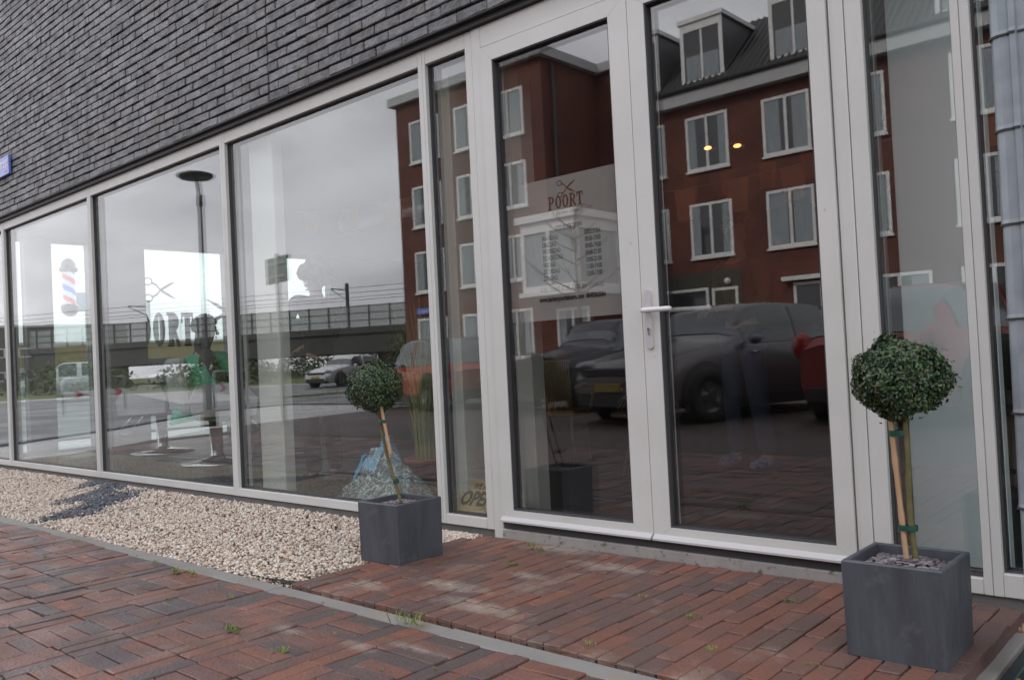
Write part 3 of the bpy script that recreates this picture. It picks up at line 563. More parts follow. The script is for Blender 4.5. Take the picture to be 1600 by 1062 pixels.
# ------------------------------------------------------------ planters with clipped box balls
PLM = mat('fibre_clay', (.08, .09, .105), .5, noise=(.045, .05, .06), nscale=5, nstr=.8, stretch=(4, 4, .7), bump=.6, bscale=30, bdist=.004, dirt=((.17, .18, .185), 9, .6, .76, .6), rvar=.12)
def planter(x, y, s, rz, label, hole_label):
    t = empty('planter', (x, y, .004), rz, label, 'planter')
    m = MB(); h = .264; a = s / 2; wl = .017; b = a - wl; lean = .004
    def ring(r, z): return [(-r, -r, z), (r, -r, z), (r, r, z), (-r, r, z)]
    lv = [ring(a - lean - .003, 0), ring(a - lean, .003), ring(a - .001, h - .004), ring(a - .004, h), ring(b + .002, h), ring(b, h - .003), ring(b - .003, h - .06)]
    vs = [p for r_ in lv for p in r_]; fs = [(i * 4 + k, i * 4 + (k + 1) % 4, i * 4 + 4 + (k + 1) % 4, i * 4 + 4 + k) for i in range(len(lv) - 1) for k in range(4)] + [(3, 2, 1, 0)]
    m.add(vs, fs); bx = m.build('pot_wall', PLM, t)
    m = MB(); m.poly([(-b + .003, -b + .003, h - .045), (b - .003, -b + .003, h - .045), (b - .003, b - .003, h - .045), (-b + .003, b - .003, h - .045)]); m.build('soil', mat('potting_soil', (.03, .022, .018), .9), t)
    n = 520; ps = nr.uniform(-b + .012, b - .012, (n, 2)); zz = h - .03 + .02 * np.exp(-((ps ** 2).sum(1)) / .006) + nr.uniform(-.006, .004, n)
    v = np.array([(-1, -.6, -.1), (.8, -.8, -.1), (1.1, .3, -.1), (-.2, .8, -.1), (-.9, -.5, .1), (.75, -.7, .1), (1, .25, .1), (-.25, .7, .1)]); V = v[None] * nr.uniform(.6, 1.3, (n, 1, 3)) * np.array([.011, .009, .014])
    rr = rand_rot(n); ax = np.stack([nr.normal(0, .35, n), nr.normal(0, .35, n), nr.uniform(0, 6.28, n)], 1)
    cz, sz = np.cos(ax[:, 2]), np.sin(ax[:, 2]); Rz = np.stack([np.stack([cz, -sz, 0 * cz], -1), np.stack([sz, cz, 0 * cz], -1), np.stack([0 * cz, 0 * cz, 1 + 0 * cz], -1)], 1)
    cx, sx = np.cos(ax[:, 0]), np.sin(ax[:, 0]); Rx = np.stack([np.stack([1 + 0 * cx, 0 * cx, 0 * cx], -1), np.stack([0 * cx, cx, -sx], -1), np.stack([0 * cx, sx, cx], -1)], 1)
    V = np.einsum('nij,nkj->nki', Rz @ Rx, V); V += np.stack([ps[:, 0], ps[:, 1], zz], 1)[:, None]
    F = np.array([(0, 3, 2, 1), (4, 5, 6, 7), (0, 1, 5, 4), (1, 2, 6, 5), (2, 3, 7, 6), (3, 0, 4, 7)])[None] + (np.arange(n) * 8)[:, None, None]
    o = np_mesh('slate_chips', V.reshape(-1, 3), F.reshape(-1, 4), mat('plum_slate', (.2, .17, .185), .6, island=[(.2, .17, .18), (.28, .245, .26), (.13, .11, .12), (.23, .2, .21), (.17, .15, .17), (.1, .085, .09)]), kind='stuff', label=hole_label)
    o.location = (x, y, .004); o.rotation_euler = (0, 0, rz)
    return t
planter(-.8185, -.5675, .265, 0, 'dark grey square planter right of the door', 'plum slate chips filling the planter right of the door')
planter(-2.998, -.556, .266, R(1.05), 'dark grey square planter between gravel and door', 'plum slate chips filling the planter left of the door')
LEAF = mat('box_leaf', (.025, .06, .02), .33, island=[(.02, .05, .016), (.035, .085, .022), (.013, .034, .013), (.05, .11, .03), (.026, .062, .02), (.085, .13, .03), (.018, .045, .015), (.03, .075, .022), (.014, .038, .014), (.1, .09, .03), (.022, .055, .018), (.036, .08, .026), (.016, .04, .014), (.03, .07, .02)], spec=.6)
def leaves(name, P3, nrm, size, m, parent, asp=.55, fold=.25, **k):
    n = len(P3); nrm = nrm / (np.linalg.norm(nrm, axis=1)[:, None] + 1e-9); r_ = nr.normal(size=(n, 3)); t = np.cross(nrm, r_); t /= np.linalg.norm(t, axis=1)[:, None]; b = np.cross(nrm, t)
    s = size * nr.uniform(.7, 1.25, n)[:, None]
    pts = [P3 - t * s * .5, P3 - t * s * .15 + b * s * asp * .5 + nrm * s * fold * .3, P3 + t * s * .25 + b * s * asp * .42 + nrm * s * fold * .3, P3 + t * s * .5, P3 + t * s * .25 - b * s * asp * .42 + nrm * s * fold * .3, P3 - t * s * .15 - b * s * asp * .5 + nrm * s * fold * .3]
    V = np.stack(pts, 1); F = np.array([(0, 1, 2, 3), (0, 3, 4, 5)])[None] + (np.arange(n) * 6)[:, None, None]
    return np_mesh(name, V.reshape(-1, 3), F.reshape(-1, 4), m, False, parent, **k)
BAMB = mat('bamboo', (.42, .26, .14), .5, noise=(.5, .36, .22), nscale=12); STEM = mat('mossy_stem', (.1, .1, .035), .85, noise=(.22, .17, .1), nscale=45, bump=.6, bscale=80)
TIE = mat('green_tie', (.01, .07, .05), .4)
def topiary(base, crown, rr, stake, label, seed, zsq, lf, nleaf=7500, sr=.0095):
    """base: foot of stem; crown: centre; stake: (foot, top)"""
    t = empty('topiary_tree', base, 0, label, 'topiary tree'); st = np.random.RandomState(seed); B = Vector(base); Cc = Vector(crown) - B
    n = nleaf; d = st.normal(size=(n, 3)); d /= np.linalg.norm(d, axis=1)[:, None]
    lump = 1 + .1 * np.sin(d[:, 0] * 5 + seed) * np.sin(d[:, 1] * 4 + 1) + .05 * np.sin(d[:, 2] * 7 + d[:, 0] * 6 + seed)
    rad = rr * lump * (1 - .5 * st.beta(1, 3.2, n)) * np.where(st.rand(n) < .045, st.uniform(1, 1.2, n), 1)
    d2 = d.copy(); d2[:, 2] = np.where(d[:, 2] < -.55, -.55 + (d[:, 2] + .55) * .4, d[:, 2]) if zsq else d[:, 2]
    P3 = d2 * rad[:, None]; P3[:, 2] *= .93
    nrm = d + st.normal(0, .55, (n, 3)) + (0, 0, .25)
    leaves('crown', P3 + np.array(Cc)[None], nrm, lf, LEAF, t)
    m = MB()
    for i in range(46):
        q = Vector(st.normal(size=3)).normalized(); q.z = q.z * .6 + .3; q.normalize(); e = Cc + q * rr * st.uniform(.8, 1.02)
        a = Cc + Vector((0, 0, -rr * .75)); m.tube([a, a.lerp(e, .5) + Vector(st.normal(0, .008, 3)), e], [.003, .002, .0008], 5)
    m.build('twigs', STEM, t)
    m = MB(); top = Cc + Vector((0, 0, -rr * .6)); pts = []
    for i in range(12):
        f = i / 11; pts.append(Vector((0, 0, -.02)).lerp(top, f) + Vector((.006 * math.sin(f * 6 + seed), .004 * math.cos(f * 5), 0)))
    m.tube(pts, [sr - .002 * i / 11 + .0011 * math.sin(i * 2.3) for i in range(12)], 10); m.build('stem', STEM, t)
    m = MB(); a, b = Vector(stake[0]) - B, Vector(stake[1]) - B; k = 16; m.tube([a.lerp(b, i / k) for i in range(k + 1)], [.0075 + (.0016 if i in (5, 10) else 0) for i in range(k + 1)], 10); m.build('cane', BAMB, t)
    for f in (.25, .82):
        m = MB(); c0 = Vector((0, 0, 0)).lerp(top, f); c1 = a.lerp(b, min(1, (c0.z - a.z) / (b.z - a.z))); c = (c0 + c1) / 2; hw = (c0 - c1).length / 2 + .011
        dr = (c1 - c0); dr.z = 0; ang = math.atan2(dr.y, dr.x); prof = [(1, -.008), (1.03, 0), (1, .008)]
        vs = [(math.cos(2 * math.pi * q / 16) * hw * r_, math.sin(2 * math.pi * q / 16) * .0135 * r_, z) for r_, z in prof for q in range(16)]
        m.add(vs, [(i * 16 + q, i * 16 + (q + 1) % 16, i * 16 + 16 + (q + 1) % 16, i * 16 + 16 + q) for i in range(2) for q in range(16)], 0, True, rotm(c, ang)); m.build('tie', TIE, t)
    return t
topiary((-.79, -.56, .23), (-.808, -.56, .768), .123, ((-.815, -.565, .22), (-.843, -.565, .72)), 'round clipped box tree in the planter right of the door', 3, False, .0125, 11000, .009)
topiary((-2.985, -.556, .23), (-3.135, -.556, .775), .124, ((-3.028, -.568, .46), (-3.088, -.568, .70)), 'round clipped box tree in the planter left of the door', 8, False, .0115, 8500, .0085)

# ------------------------------------------------------------ street name sign and galvanised post
BLU = mat('sign_blue', (.12, .17, .6), .3, spec=1); SWH = mat('sign_white', (.8, .8, .82), .3); SRED = mat('sign_red', (.4, .1, .12), .3)
t = empty('street_name_sign', (-9.62, -.075, 3.02), 0, 'blue street name plate fixed on the dark brick wall', 'street sign')
m = MB(); m.cbox(-.42, .42, -.012, .012, -.092, .092, 0, None, .003); m.build('plate', BLU, t)
m = MB(); text_into(m, 'Dijkstraat', .135, front(.395, -.0135, -.015), 0, .001, .8, 'RIGHT'); text_into(m, 'Poort', .035, front(.385, -.0135, -.07), 1, 0, 1, 'RIGHT'); m.build('lettering', [SWH, SRED], t)
GALV = mat('galvanised', (.25, .29, .32), .5, .3, noise=(.36, .4, .43), nscale=16, nstr=.6, rvar=.1, bump=.1, bscale=60)
t = empty('drainpipe', (-.462, -.5, -.075), 0, 'galvanised ribbed post with overlapping sleeves at the right edge', 'drainpipe')
sec = [(-.075, .02), (-.075, -.028), (-.068, -.042), (-.052, -.05), (-.03, -.05), (-.026, -.058), (-.012, -.058), (-.008, -.05), (.02, -.05), (.024, -.057), (.038, -.057), (.042, -.05), (.062, -.045), (.075, -.03), (.075, .02), (.06, .05), (-.06, .05)]
z = 0.0
while z < 3.2:
    m = MB(); ns = len(sec); L0 = .25
    lv = [(z, 1.03), (z + .003, 1.034), (z + .012, 1.012), (z + L0, .985)]
    vs = [(a * s_, b * s_, zz) for zz, s_ in lv for a, b in sec]; fs = [(i * ns + k, i * ns + (k + 1) % ns, (i + 1) * ns + (k + 1) % ns, (i + 1) * ns + k) for i in range(3) for k in range(ns)] + [list(range(ns))[::-1]]
    m.add(vs, fs); m.build('sleeve', GALV, t); m = MB(); m.prism([(a * 1.045 - .002, b * 1.045, z - .0035) for a, b in sec], (0, 0, .0055)); m.build('joint_shadow', DKM, t); z += .247  # dark ring paints the shadow line under each sleeve lip

# ------------------------------------------------------------ inside the shop
t = empty('open_sign', (-3.16, .07, .086), 0, 'tan wooden OPEN sign leaning behind the narrow window', 'sign')
TL = Matrix.Rotation(R(-42), 4, 'X')
m = MB(); pts = []
for cx, cz, a0 in ((.14, .19, 0), (-.14, .19, 90), (-.14, .02, 180), (.14, .02, 270)):
    for k in range(4): a = R(a0 + k * 30); pts.append((cx + .015 * math.cos(a), 0, cz + .015 * math.sin(a)))
m.prism(pts[::-1], (0, .008, 0), 0, TL); m.build('board', mat('tan_board', (.50, .37, .19), .6, noise=(.42, .3, .14), nscale=10), t)
m = MB(); text_into(m, 'WE ARE', .05, TL @ front(-.085, -.0015, .143), 0, .0012, .75); text_into(m, 'OPEN', .118, TL @ front(-.135, -.0015, .045), 0, .005, .78); m.tube([TL @ Vector((.04 + .1 * q, -.002, .02 + .02 * math.sin(q * 9))) for q in (0, .2, .4, .6, .8, 1)], .0015, 5)
m.build('lettering', mat('sign_ink', (.03, .025, .022), .6), t)
# crumpled plastic bag on the floor behind the glass
FILM = mat('clear_film', (.72, .86, .86), .15, spec=1, bump=1, bscale=10, bdist=.03)
n = FILM.node_tree; tc = N(n, 'ShaderNodeTexCoord'); no = N(n, 'ShaderNodeTexNoise'); no.inputs['Scale'].default_value = 7; no.inputs['Detail'].default_value = 3; no.inputs['Distortion'].default_value = 2.5; n.links.new(tc.outputs['Object'], no.inputs['Vector'])
vo = N(n, 'ShaderNodeTexVoronoi', feature='DISTANCE_TO_EDGE'); vo.inputs['Scale'].default_value = 13; mpv = N(n, 'ShaderNodeMixRGB'); mpv.inputs[0].default_value = .25; n.links.new(tc.outputs['Object'], mpv.inputs[1]); n.links.new(no.outputs['Color'], mpv.inputs[2]); n.links.new(mpv.outputs[0], vo.inputs['Vector'])
mr = N(n, 'ShaderNodeMapRange'); mr.inputs[1].default_value = 0; mr.inputs[2].default_value = .09; mr.inputs[3].default_value = .8; mr.inputs[4].default_value = .16; n.links.new(vo.outputs['Distance'], mr.inputs[0]); n.links.new(mr.outputs[0], n.nodes['Principled BSDF'].inputs['Alpha'])
BLF = mat('blue_film', (.02, .36, .6), .3, spec=.8)
t = empty('plastic_bag', (-4.2, .32, .03), 0, 'crumpled clear plastic bag with blue print behind the window', 'plastic bag')
def heap(sx, sy, h, off, n=46, seed=1, cut=None, ridg=9):
    rr = random.Random(seed); P_ = [(rr.uniform(-1, 1), rr.uniform(-1, 1), rr.uniform(3, ridg), rr.uniform(0, 6.3)) for _ in range(14)]; vs = []; fs = []
    def H(u, v):
        d = math.hypot((u - off[0]) / 1.0, (v - off[1])); z = max(0, 1 - d) ** 1.15
        w_ = sum(abs(math.sin((u * a + v * b) * f + p)) - .5 for a, b, f, p in P_) / 14
        return max(.004, h * (z * (1 + w_ * 1.5) + .08 * max(0, 1 - d * .75) * (1 + 3 * w_)))
    for i in range(n + 1):
        for j in range(n + 1):
            u, v = -1 + 2 * i / n, -1 + 2 * j / n; vs.append((u * sx + .01 * math.sin(v * 17 + i), v * sy, H(u, v)))
    for i in range(n):
        for j in range(n):
            u, v = -1 + 2 * (i + .5) / n, -1 + 2 * (j + .5) / n
            if u * u + v * v < 1 and (cut is None or cut(u, v)): fs.append((i * (n + 1) + j, (i + 1) * (n + 1) + j, (i + 1) * (n + 1) + j + 1, i * (n + 1) + j + 1))
    return vs, fs
m = MB(); v_, f_ = heap(.42, .24, .30, (.05, .1), 56, 3); m.add(v_, f_, 0, False); m.build('film', FILM, t)
m = MB(); v_, f_ = heap(.36, .2, .37, (-.05, .2), 40, 5, lambda u, v: (-.55 < u < .1 and v > -.35 and math.hypot(u + .18, v - .0) > .16) and not (-.42 < u < -.3 and v < .1), 5); m.add(v_, f_, 0, True); m.build('blue_print', BLF, t)
# tall ornamental grass
t = empty('potted_grass', (-4.36, .85, .03), 0, 'tall ornamental grass in a terracotta pot by the window', 'potted plant')
m = MB(); m.lathe([(0, 0), (.11, 0), (.14, .17), (.155, .172), (.155, .205), (.14, .205), (.135, .19), (0, .19)], 28); m.build('pot', mat('terracotta', (.28, .09, .05), .7), t)
m = MB(); st = random.Random(4)
for i in range(240):
    a = st.uniform(0, 6.28); r0 = st.uniform(0, .085); l = st.uniform(.55, 1.25); sp = st.uniform(.02, .32) * (1.8 if i % 7 == 0 else 1); bx, by = r0 * math.cos(a), r0 * math.sin(a); wd = st.uniform(.002, .0045); pv = None; dr = st.uniform(.0, .35) * (i % 3 == 0)
    nn = Vector((-math.sin(a), math.cos(a), 0)) * wd; vs = []
    for k in range(8): f = k / 7; q = Vector((bx + math.cos(a) * sp * f ** 2, by + math.sin(a) * sp * f ** 2, .18 + l * f - dr * f ** 3)); vs += [q - nn * (1 - f * .9), q + nn * (1 - f * .9)]
    m.add(vs, [(2 * k, 2 * k + 1, 2 * k + 3, 2 * k + 2) for k in range(7)], 0)
m.build('blades', mat('grass_blade', (.13, .17, .03), .6, island=[(.2, .26, .06), (.36, .38, .1), (.14, .22, .06), (.42, .38, .15), (.24, .3, .09)]), t)

WDM = mat('brown_wood', (.1, .055, .03), .6, noise=(.06, .03, .02), nscale=6, stretch=(8, 8, 1)); RAT = mat('rattan', (.26, .15, .06), .7, noise=(.12, .07, .03), nscale=60)
t = empty('wicker_chair', (-4.35, 2.25, .03), R(200), 'woven wicker chair with curved arms behind the left door', 'chair')
m = MB(); m.cbox(-.22, .22, -.22, .22, .38, .42, 0, None, .01); m.build('seat', RAT, t)
m = MB(); 
for k in range(22): x = -.2 + .4 * k / 21; m.tube([(x, .2, .42), (x * .97, .235, .8)], .007, 6)
m.tube([(-.21, .235, .8), (.21, .235, .8)], .014, 8); m.build('backrest', RAT, t)
for sx in (-1, 1):
    m = MB(); m.tube([(sx * .24, .21, .6), (sx * .28, .1, .62), (sx * .28, -.1, .6), (sx * .25, -.2, .5), (sx * .22, -.2, .4)], .014, 8); m.build('armrest', RAT, t)
    for sy in (-1, 1): m = MB(); m.tube([(sx * .2, sy * .2, 0), (sx * .19, sy * .19, .38)], [.013, .018], 8); m.build('leg', WDM, t)
t = empty('side_table', (-3.3, 1.95, .03), 0, 'low table with dried flowers behind the right door', 'table')
m = MB(); m.lathe([(0, .40), (.24, .40), (.25, .41), (.25, .43), (0, .43)], 24); m.build('table_top', WDM, t)
for k in range(3): m = MB(); a = k * 2.1; m.tube([(.1 * math.cos(a), .1 * math.sin(a), .4), (.2 * math.cos(a), .2 * math.sin(a), 0)], .013, 8); m.build('leg', WDM, t)
t = empty('dried_flowers', (-3.3, 1.95, .46), 0, 'dried flowers with golden buds in a basket on the low table', 'flower basket')
m = MB(); m.lathe([(0, 0), (.08, 0), (.14, .09), (.15, .1), (.13, .09), (.07, .01)], 20); m.build('basket', RAT, t)
m = MB(); 
for i in range(60): a = rnd.uniform(0, 6.28); r_ = rnd.uniform(0, .17); m.ball((r_ * math.cos(a), r_ * math.sin(a), .1 + rnd.uniform(0, .08)), rnd.uniform(.006, .013), 6)
m.build('buds', mat('gold_bud', (.5, .33, .14), .3, .2), t)
m = MB()
for i in range(70): a = rnd.uniform(0, 6.28); l = rnd.uniform(.1, .26); m.tube([(0, 0, .08), (l * .6 * math.cos(a), l * .6 * math.sin(a), .14), (l * math.cos(a), l * math.sin(a), rnd.uniform(-.05, .15))], .0015, 4)
m.build('stalks', mat('straw', (.3, .24, .14), .8), t)
# people: one continuous skinned body each, clothing as children
SKIN = mat('skin', (.42, .24, .17), .5)
def skin(name, nodes, edges, m, parent, sub=2, root=0):
    me = bpy.data.meshes.new(name); me.from_pydata([n_[0] for n_ in nodes], edges, []); me.materials.append(m)
    o = link(name, me, parent); md = o.modifiers.new('skin', 'SKIN'); md.use_smooth_shade = True
    if not me.skin_vertices:
        bpy.context.view_layer.update()
    for i, n_ in enumerate(nodes):
        r_ = n_[1]; me.skin_vertices[0].data[i].radius = (r_, n_[2] if len(n_) > 2 else r_); me.skin_vertices[0].data[i].use_root = (i == root)
    s = o.modifiers.new('sub', 'SUBSURF'); s.levels = sub; s.render_levels = sub; return o
def person(loc, rz, label, top, legs, hair, J, group=None, hairlong=False, shoe=None, vol=.035):
    """J: joints in metres, x right, y back, z up, facing -y"""
    t = empty('person', loc, rz, label, 'person', group)
    V = {k: Vector(v) for k, v in J.items()}
    nodes = [(V['pelvis'], .1, .085), (V['waist'], .1, .08), (V['chest'], .125, .09), (V['neck0'], .06, .055), (V['neck'], .048), (V['head0'], .055, .065), (V['head'], .075, .09), (V['crown'], .05, .06)]
    ed = [(i, i + 1) for i in range(7)]; idx = {}
    def chain(start, pts):
        a = start
        for p, r_ in pts: nodes.append((p, r_)); ed.append((a, len(nodes) - 1)); a = len(nodes) - 1
        return a
    for s in 'LR':
        w_ = chain(2, [(V['sh' + s], .05), (V['el' + s], .038), (V['wr' + s], .026)]); d = (V['wr' + s] - V['el' + s]).normalized(); sd = d.cross(Vector((0, 0, 1))).normalized() if abs(d.z) < .95 else Vector((0, 1, 0)); up = sd.cross(d)
        p = chain(w_, [(V['wr' + s] + d * .05, .03)])
        for q, (o_, l) in enumerate(((-.027, .065), (-.009, .078), (.009, .074), (.027, .06))):
            b0 = V['wr' + s] + d * .085 + sd * o_; chain(p, [(b0, .009), (b0 + d * l * .5 + up * -.008, .008), (b0 + d * l - up * .028, .0065)])
        chain(p, [(V['wr' + s] + d * .05 - sd * .04 - up * .01, .01), (V['wr' + s] + d * .085 - sd * .052 - up * .02, .008)])
        chain(0, [(V['hip' + s], .085), (V['kn' + s], .055), (V['an' + s], .038), (V['an' + s] + Vector((0, -.05, -.04)), .035), (V['an' + s] + Vector((0, -.16, -.055)), .028)])
    skin('body', nodes, ed, SKIN, t)
    # face
    hd = V['head']; m = MB(); m.ball(hd + Vector((0, -.095, -.012)), (.013, .02, .018), 8); m.build('nose', SKIN, t)
    for s in (-1, 1): m = MB(); m.ball(hd + Vector((s * .032, -.082, .012)), .011, 8); m.build('eye', mat('eye_white', (.5, .5, .5), .2), t); m = MB(); m.ball(hd + Vector((s * .078, 0, -.01)), (.012, .02, .03), 8); m.build('ear', SKIN, t)
    m = MB(); m.ball(hd + Vector((0, -.083, -.052)), (.024, .01, .007), 8); m.build('mouth', mat('lips', (.3, .1, .09), .4), t)
    m = MB(); hr_ = random.Random(3)
    for k in range(60):
        a, b_ = hr_.uniform(0, 6.28), hr_.uniform(-.15, 1); c_ = math.sqrt(max(0, 1 - b_ * b_)); q = Vector((c_ * math.cos(a) * .085, c_ * math.sin(a) * .1 + .018, b_ * .1 + .045))
        if q.y < -.045 and q.z < .075: continue
        m.ball(hd + q, vol, 8)
    if hairlong: 
        for k in range(14): a = hr_.uniform(.2, 2.9); m.tube([hd + Vector((.08 * math.cos(a), .07 * math.sin(a), .03)), hd + Vector((.1 * math.cos(a), .09 * math.sin(a), -.12)), hd + Vector((.11 * math.cos(a), .1 * math.sin(a), -.3))], [.03, .03, .01], 8)
    m.build('hair', hair, t)
    e = .014; tn = [(V['pelvis'] + Vector((0, 0, .0)), .13, .115), (V['waist'], .118 + e, .1), (V['chest'], .15, .112), (V['neck0'], .075, .07)]; te = [(0, 1), (1, 2), (2, 3)]
    for s in 'LR': tn += [(V['sh' + s], .068), (V['el' + s], .052), (V['wr' + s] * .92 + V['el' + s] * .08, .038)]; k = len(tn) - 3; te += [(2, k), (k, k + 1), (k + 1, k + 2)]
    skin('jacket', tn, te, top, t)
    tn = [(V['pelvis'] - Vector((0, 0, .02)), .118, .105)]; te = []
    for s in 'LR': tn += [(V['hip' + s], .1), (V['kn' + s], .072), (V['an' + s] + Vector((0, 0, -.01)), .066)]; k = len(tn) - 3; te += [(0, k), (k, k + 1), (k + 1, k + 2)]
    skin('trousers', tn, te, legs, t)
    for s in 'LR': q = V['an' + s]; skin('shoe', [(q + Vector((0, .02, -.03)), .046), (q + Vector((0, -.07, -.045)), .044), (q + Vector((0, -.17, -.056)), .034)], [(0, 1), (1, 2)], shoe or mat('black_shoe', (.02, .02, .02), .4), t)
    return t
ST = dict(pelvis=(0, 0, .95), waist=(0, 0, 1.1), chest=(0, 0, 1.32), neck0=(0, .005, 1.46), neck=(0, 0, 1.53), head0=(0, -.012, 1.6), head=(0, -.012, 1.665), crown=(0, 0, 1.74),
          shL=(.19, 0, 1.42), elL=(.25, .02, 1.13), wrL=(.24, -.1, .9), shR=(-.19, 0, 1.42), elR=(-.25, .02, 1.13), wrR=(-.24, -.1, .9), hipL=(.09, 0, .9), hipR=(-.09, 0, .9), knL=(.11, -.02, .5), knR=(-.11, -.02, .5), anL=(.12, .02, .09), anR=(-.12, .02, .09))
def jt(**k): d = dict(ST); d.update(k); return d
BLK = mat('black_cloth', (.02, .02, .022), .9); HAIRB = mat('black_hair', (.012, .01, .01), .6); JEAN = mat('dark_jeans', (.03, .045, .075), .9, noise=(.05, .07, .11), nscale=9)
person((-5.75, 1.0, -.04), R(-80), 'standing barber with curly dark hair, silhouetted against the far window', BLK, BLK, HAIRB, jt(elL=(.3, -.1, 1.18), wrL=(.2, -.33, 1.1), elR=(-.3, -.1, 1.18), wrR=(-.2, -.33, 1.1), shL=(.22, 0, 1.46), shR=(-.22, 0, 1.46), neck0=(0, 0, 1.49), neck=(0, 0, 1.52), head0=(0, -.01, 1.55), head=(0, -.012, 1.6), crown=(0, 0, 1.68)), vol=.066)
person((-2.83, 2.5, .03), R(-20), 'person in dark jeans and brown jumper standing behind the glass door', mat('brown_jumper', (.11, .06, .045), .9), JEAN, mat('brown_hair', (.05, .03, .02), .6), jt(knL=(.13, -.01, .5), anL=(.17, .02, .09), anR=(-.13, .02, .09), wrL=(.1, -.22, 1.12), elL=(.27, -.02, 1.15), wrR=(-.1, -.22, 1.1)), shoe=mat('blue_shoe', (.05, .1, .25), .5, noise=(.3, .35, .45), nscale=40))
CH_W = mat('chair_white', (.5, .5, .49), .35); CH_B = mat('chair_black', (.03, .03, .03), .4)
def barber_chair(x, y, rz, label):
    t = empty('barber_chair', (x, y, .03), rz, label, 'barber chair', 'white barber chairs')
    m = MB(); m.lathe([(0, 0), (.33, 0), (.33, .02), (.1, .05), (.06, .08), (.06, .42), (0, .42)], 28); m.build('base', CHR, t)
    m = MB(); m.cbox(-.27, .27, -.26, .24, .42, .54, 0, None, .03); m.build('seat', CH_B, t)
    m = MB(); m.cbox(-.26, .26, .22, .32, .52, 1.02, 0, rotm((0, 0, 0), 0, R(-4)), .03); m.build('backrest', CH_W, t)
    for s in (-1, 1):
        m = MB(); pts = [(.0, -.28 + .0, .44), (0, -.3, .6), (0, -.2, .72), (0, .0, .76), (0, .24, .74), (0, .3, .6), (0, .27, .46)]
        m.prism([(s * .3, p[1], p[2]) for p in pts][::s], (s * .05, 0, 0)); m.build('armrest', CH_W, t)
    m = MB(); m.tube([(-.16, -.5, .2), (.16, -.5, .2)], .02, 8); m.tube([(-.1, -.25, .44), (-.12, -.5, .2)], .014, 8); m.tube([(.1, -.25, .44), (.12, -.5, .2)], .014, 8); m.build('footrest', CHR, t)
    return t
barber_chair(-7.5, 1.05, R(165), 'white barber chair holding the customer in the green cape'); barber_chair(-9.2, 1.35, R(-60), 'empty white barber chair nearest the end windows')
p = person((-7.5, 1.05, .03), R(165), 'seated customer in a mint green cape and black jacket', BLK, BLK, HAIRB, jt(pelvis=(0, .08, .6), waist=(0, .1, .74), chest=(0, .1, .93), neck0=(0, .08, 1.06), neck=(0, .06, 1.11), head0=(0, .045, 1.17), head=(0, .045, 1.23), crown=(0, .06, 1.3),
    shL=(.18, .1, 1.01), elL=(.27, .02, .8), wrL=(.22, -.2, .8), shR=(-.18, .1, 1.01), elR=(-.27, .02, .8), wrR=(-.22, -.2, .8), hipL=(.1, .02, .6), hipR=(-.1, .02, .6), knL=(.13, -.4, .62), knR=(-.13, -.4, .62), anL=(.13, -.45, .26), anR=(-.13, -.45, .26)), hairlong=True)
m = MB(); prof = [(.06, 1.05), (.16, 1.0), (.2, .85), (.22, .65), (.235, .5), (.25, .4)]; k = 36
vs = [(r_ * (1 + .06 * math.sin(5 * a + i)) * math.cos(a), .02 + r_ * (1.45 + .08 * math.sin(7 * a)) * math.sin(a) + .02 * (i / 5), z + .02 * math.sin(3 * a) * i / 5) for i, (r_, z) in enumerate(prof) for a in [2 * math.pi * q / k for q in range(k)]]
m.add(vs, [(i * k + q, i * k + (q + 1) % k, (i + 1) * k + (q + 1) % k, (i + 1) * k + q) for i in range(5) for q in range(k)], 0, True)
CAPE = mat('mint_cape', (.06, .48, .27), .6); o = m.build('cape', CAPE, p); 
t = empty('wooden_pedestal', (-5.35, 2.2, .03), 0, 'slim brown wooden pedestal inside the third window', 'pedestal')
m = MB(); m.cbox(-.14, .14, -.14, .14, .02, .9, 0, None, .006); m.build('column', WDM, t); m = MB(); m.cbox(-.17, .17, -.17, .17, .9, .94, 0, None, .006); m.build('top', WDM, t); m = MB(); m.cbox(-.17, .17, -.17, .17, 0, .02); m.build('foot', WDM, t)
# barber pole beside the far window
t = empty('barber_pole', (-11.25, 1.22, 1.67), 0, 'striped red white and blue barber pole outside the far end window', 'barber pole')
m = MB(); k = 40
for i in range(24):
    for q in range(24):
        a0, a1 = 2 * math.pi * q / 24, 2 * math.pi * (q + 1) / 24; z0, z1 = .14 + .42 * i / 24, .14 + .42 * (i + 1) / 24; c = ((q / 24 + i / 24 * 1.6) * 2 % 2); mi = 1 if c < .5 else (0 if c < 1 else (2 if c < 1.5 else 0))
        m.add([(.075 * math.cos(a0), .075 * math.sin(a0), z0), (.075 * math.cos(a1), .075 * math.sin(a1), z0), (.075 * math.cos(a1), .075 * math.sin(a1), z1), (.075 * math.cos(a0), .075 * math.sin(a0), z1)], [(0, 1, 2, 3)], mi)
m.build('striped_drum', [mat('pole_white', (.6, .6, .6), .3, emit=((1, 1, 1), .45)), mat('pole_red', (.5, .03, .05), .3, emit=((1, .12, .16), .45)), mat('pole_blue', (.04, .09, .45), .3, emit=((.12, .2, 1), .5))], t)
m = MB(); m.lathe([(.078, .55), (.105, .56), (.105, .6), (.085, .62)], 24); m.ball((0, 0, .63), (.085, .085, .1), 16); m.build('top_cap', CH_B, t)
m = MB(); m.lathe([(.105, .1), (.105, .14), (.078, .15)], 24); m.ball((0, 0, .09), (.1, .1, .09), 16); m.build('bottom_cap', mat('cap_grey', (.3, .3, .32), .3), t)
m = MB(); m.tube([(0, -.08, .6), (.33, -.14, .6)], .012, 8); m.tube([(0, -.08, .12), (.33, -.14, .12)], .012, 8); m.build('bracket', DKM, t)
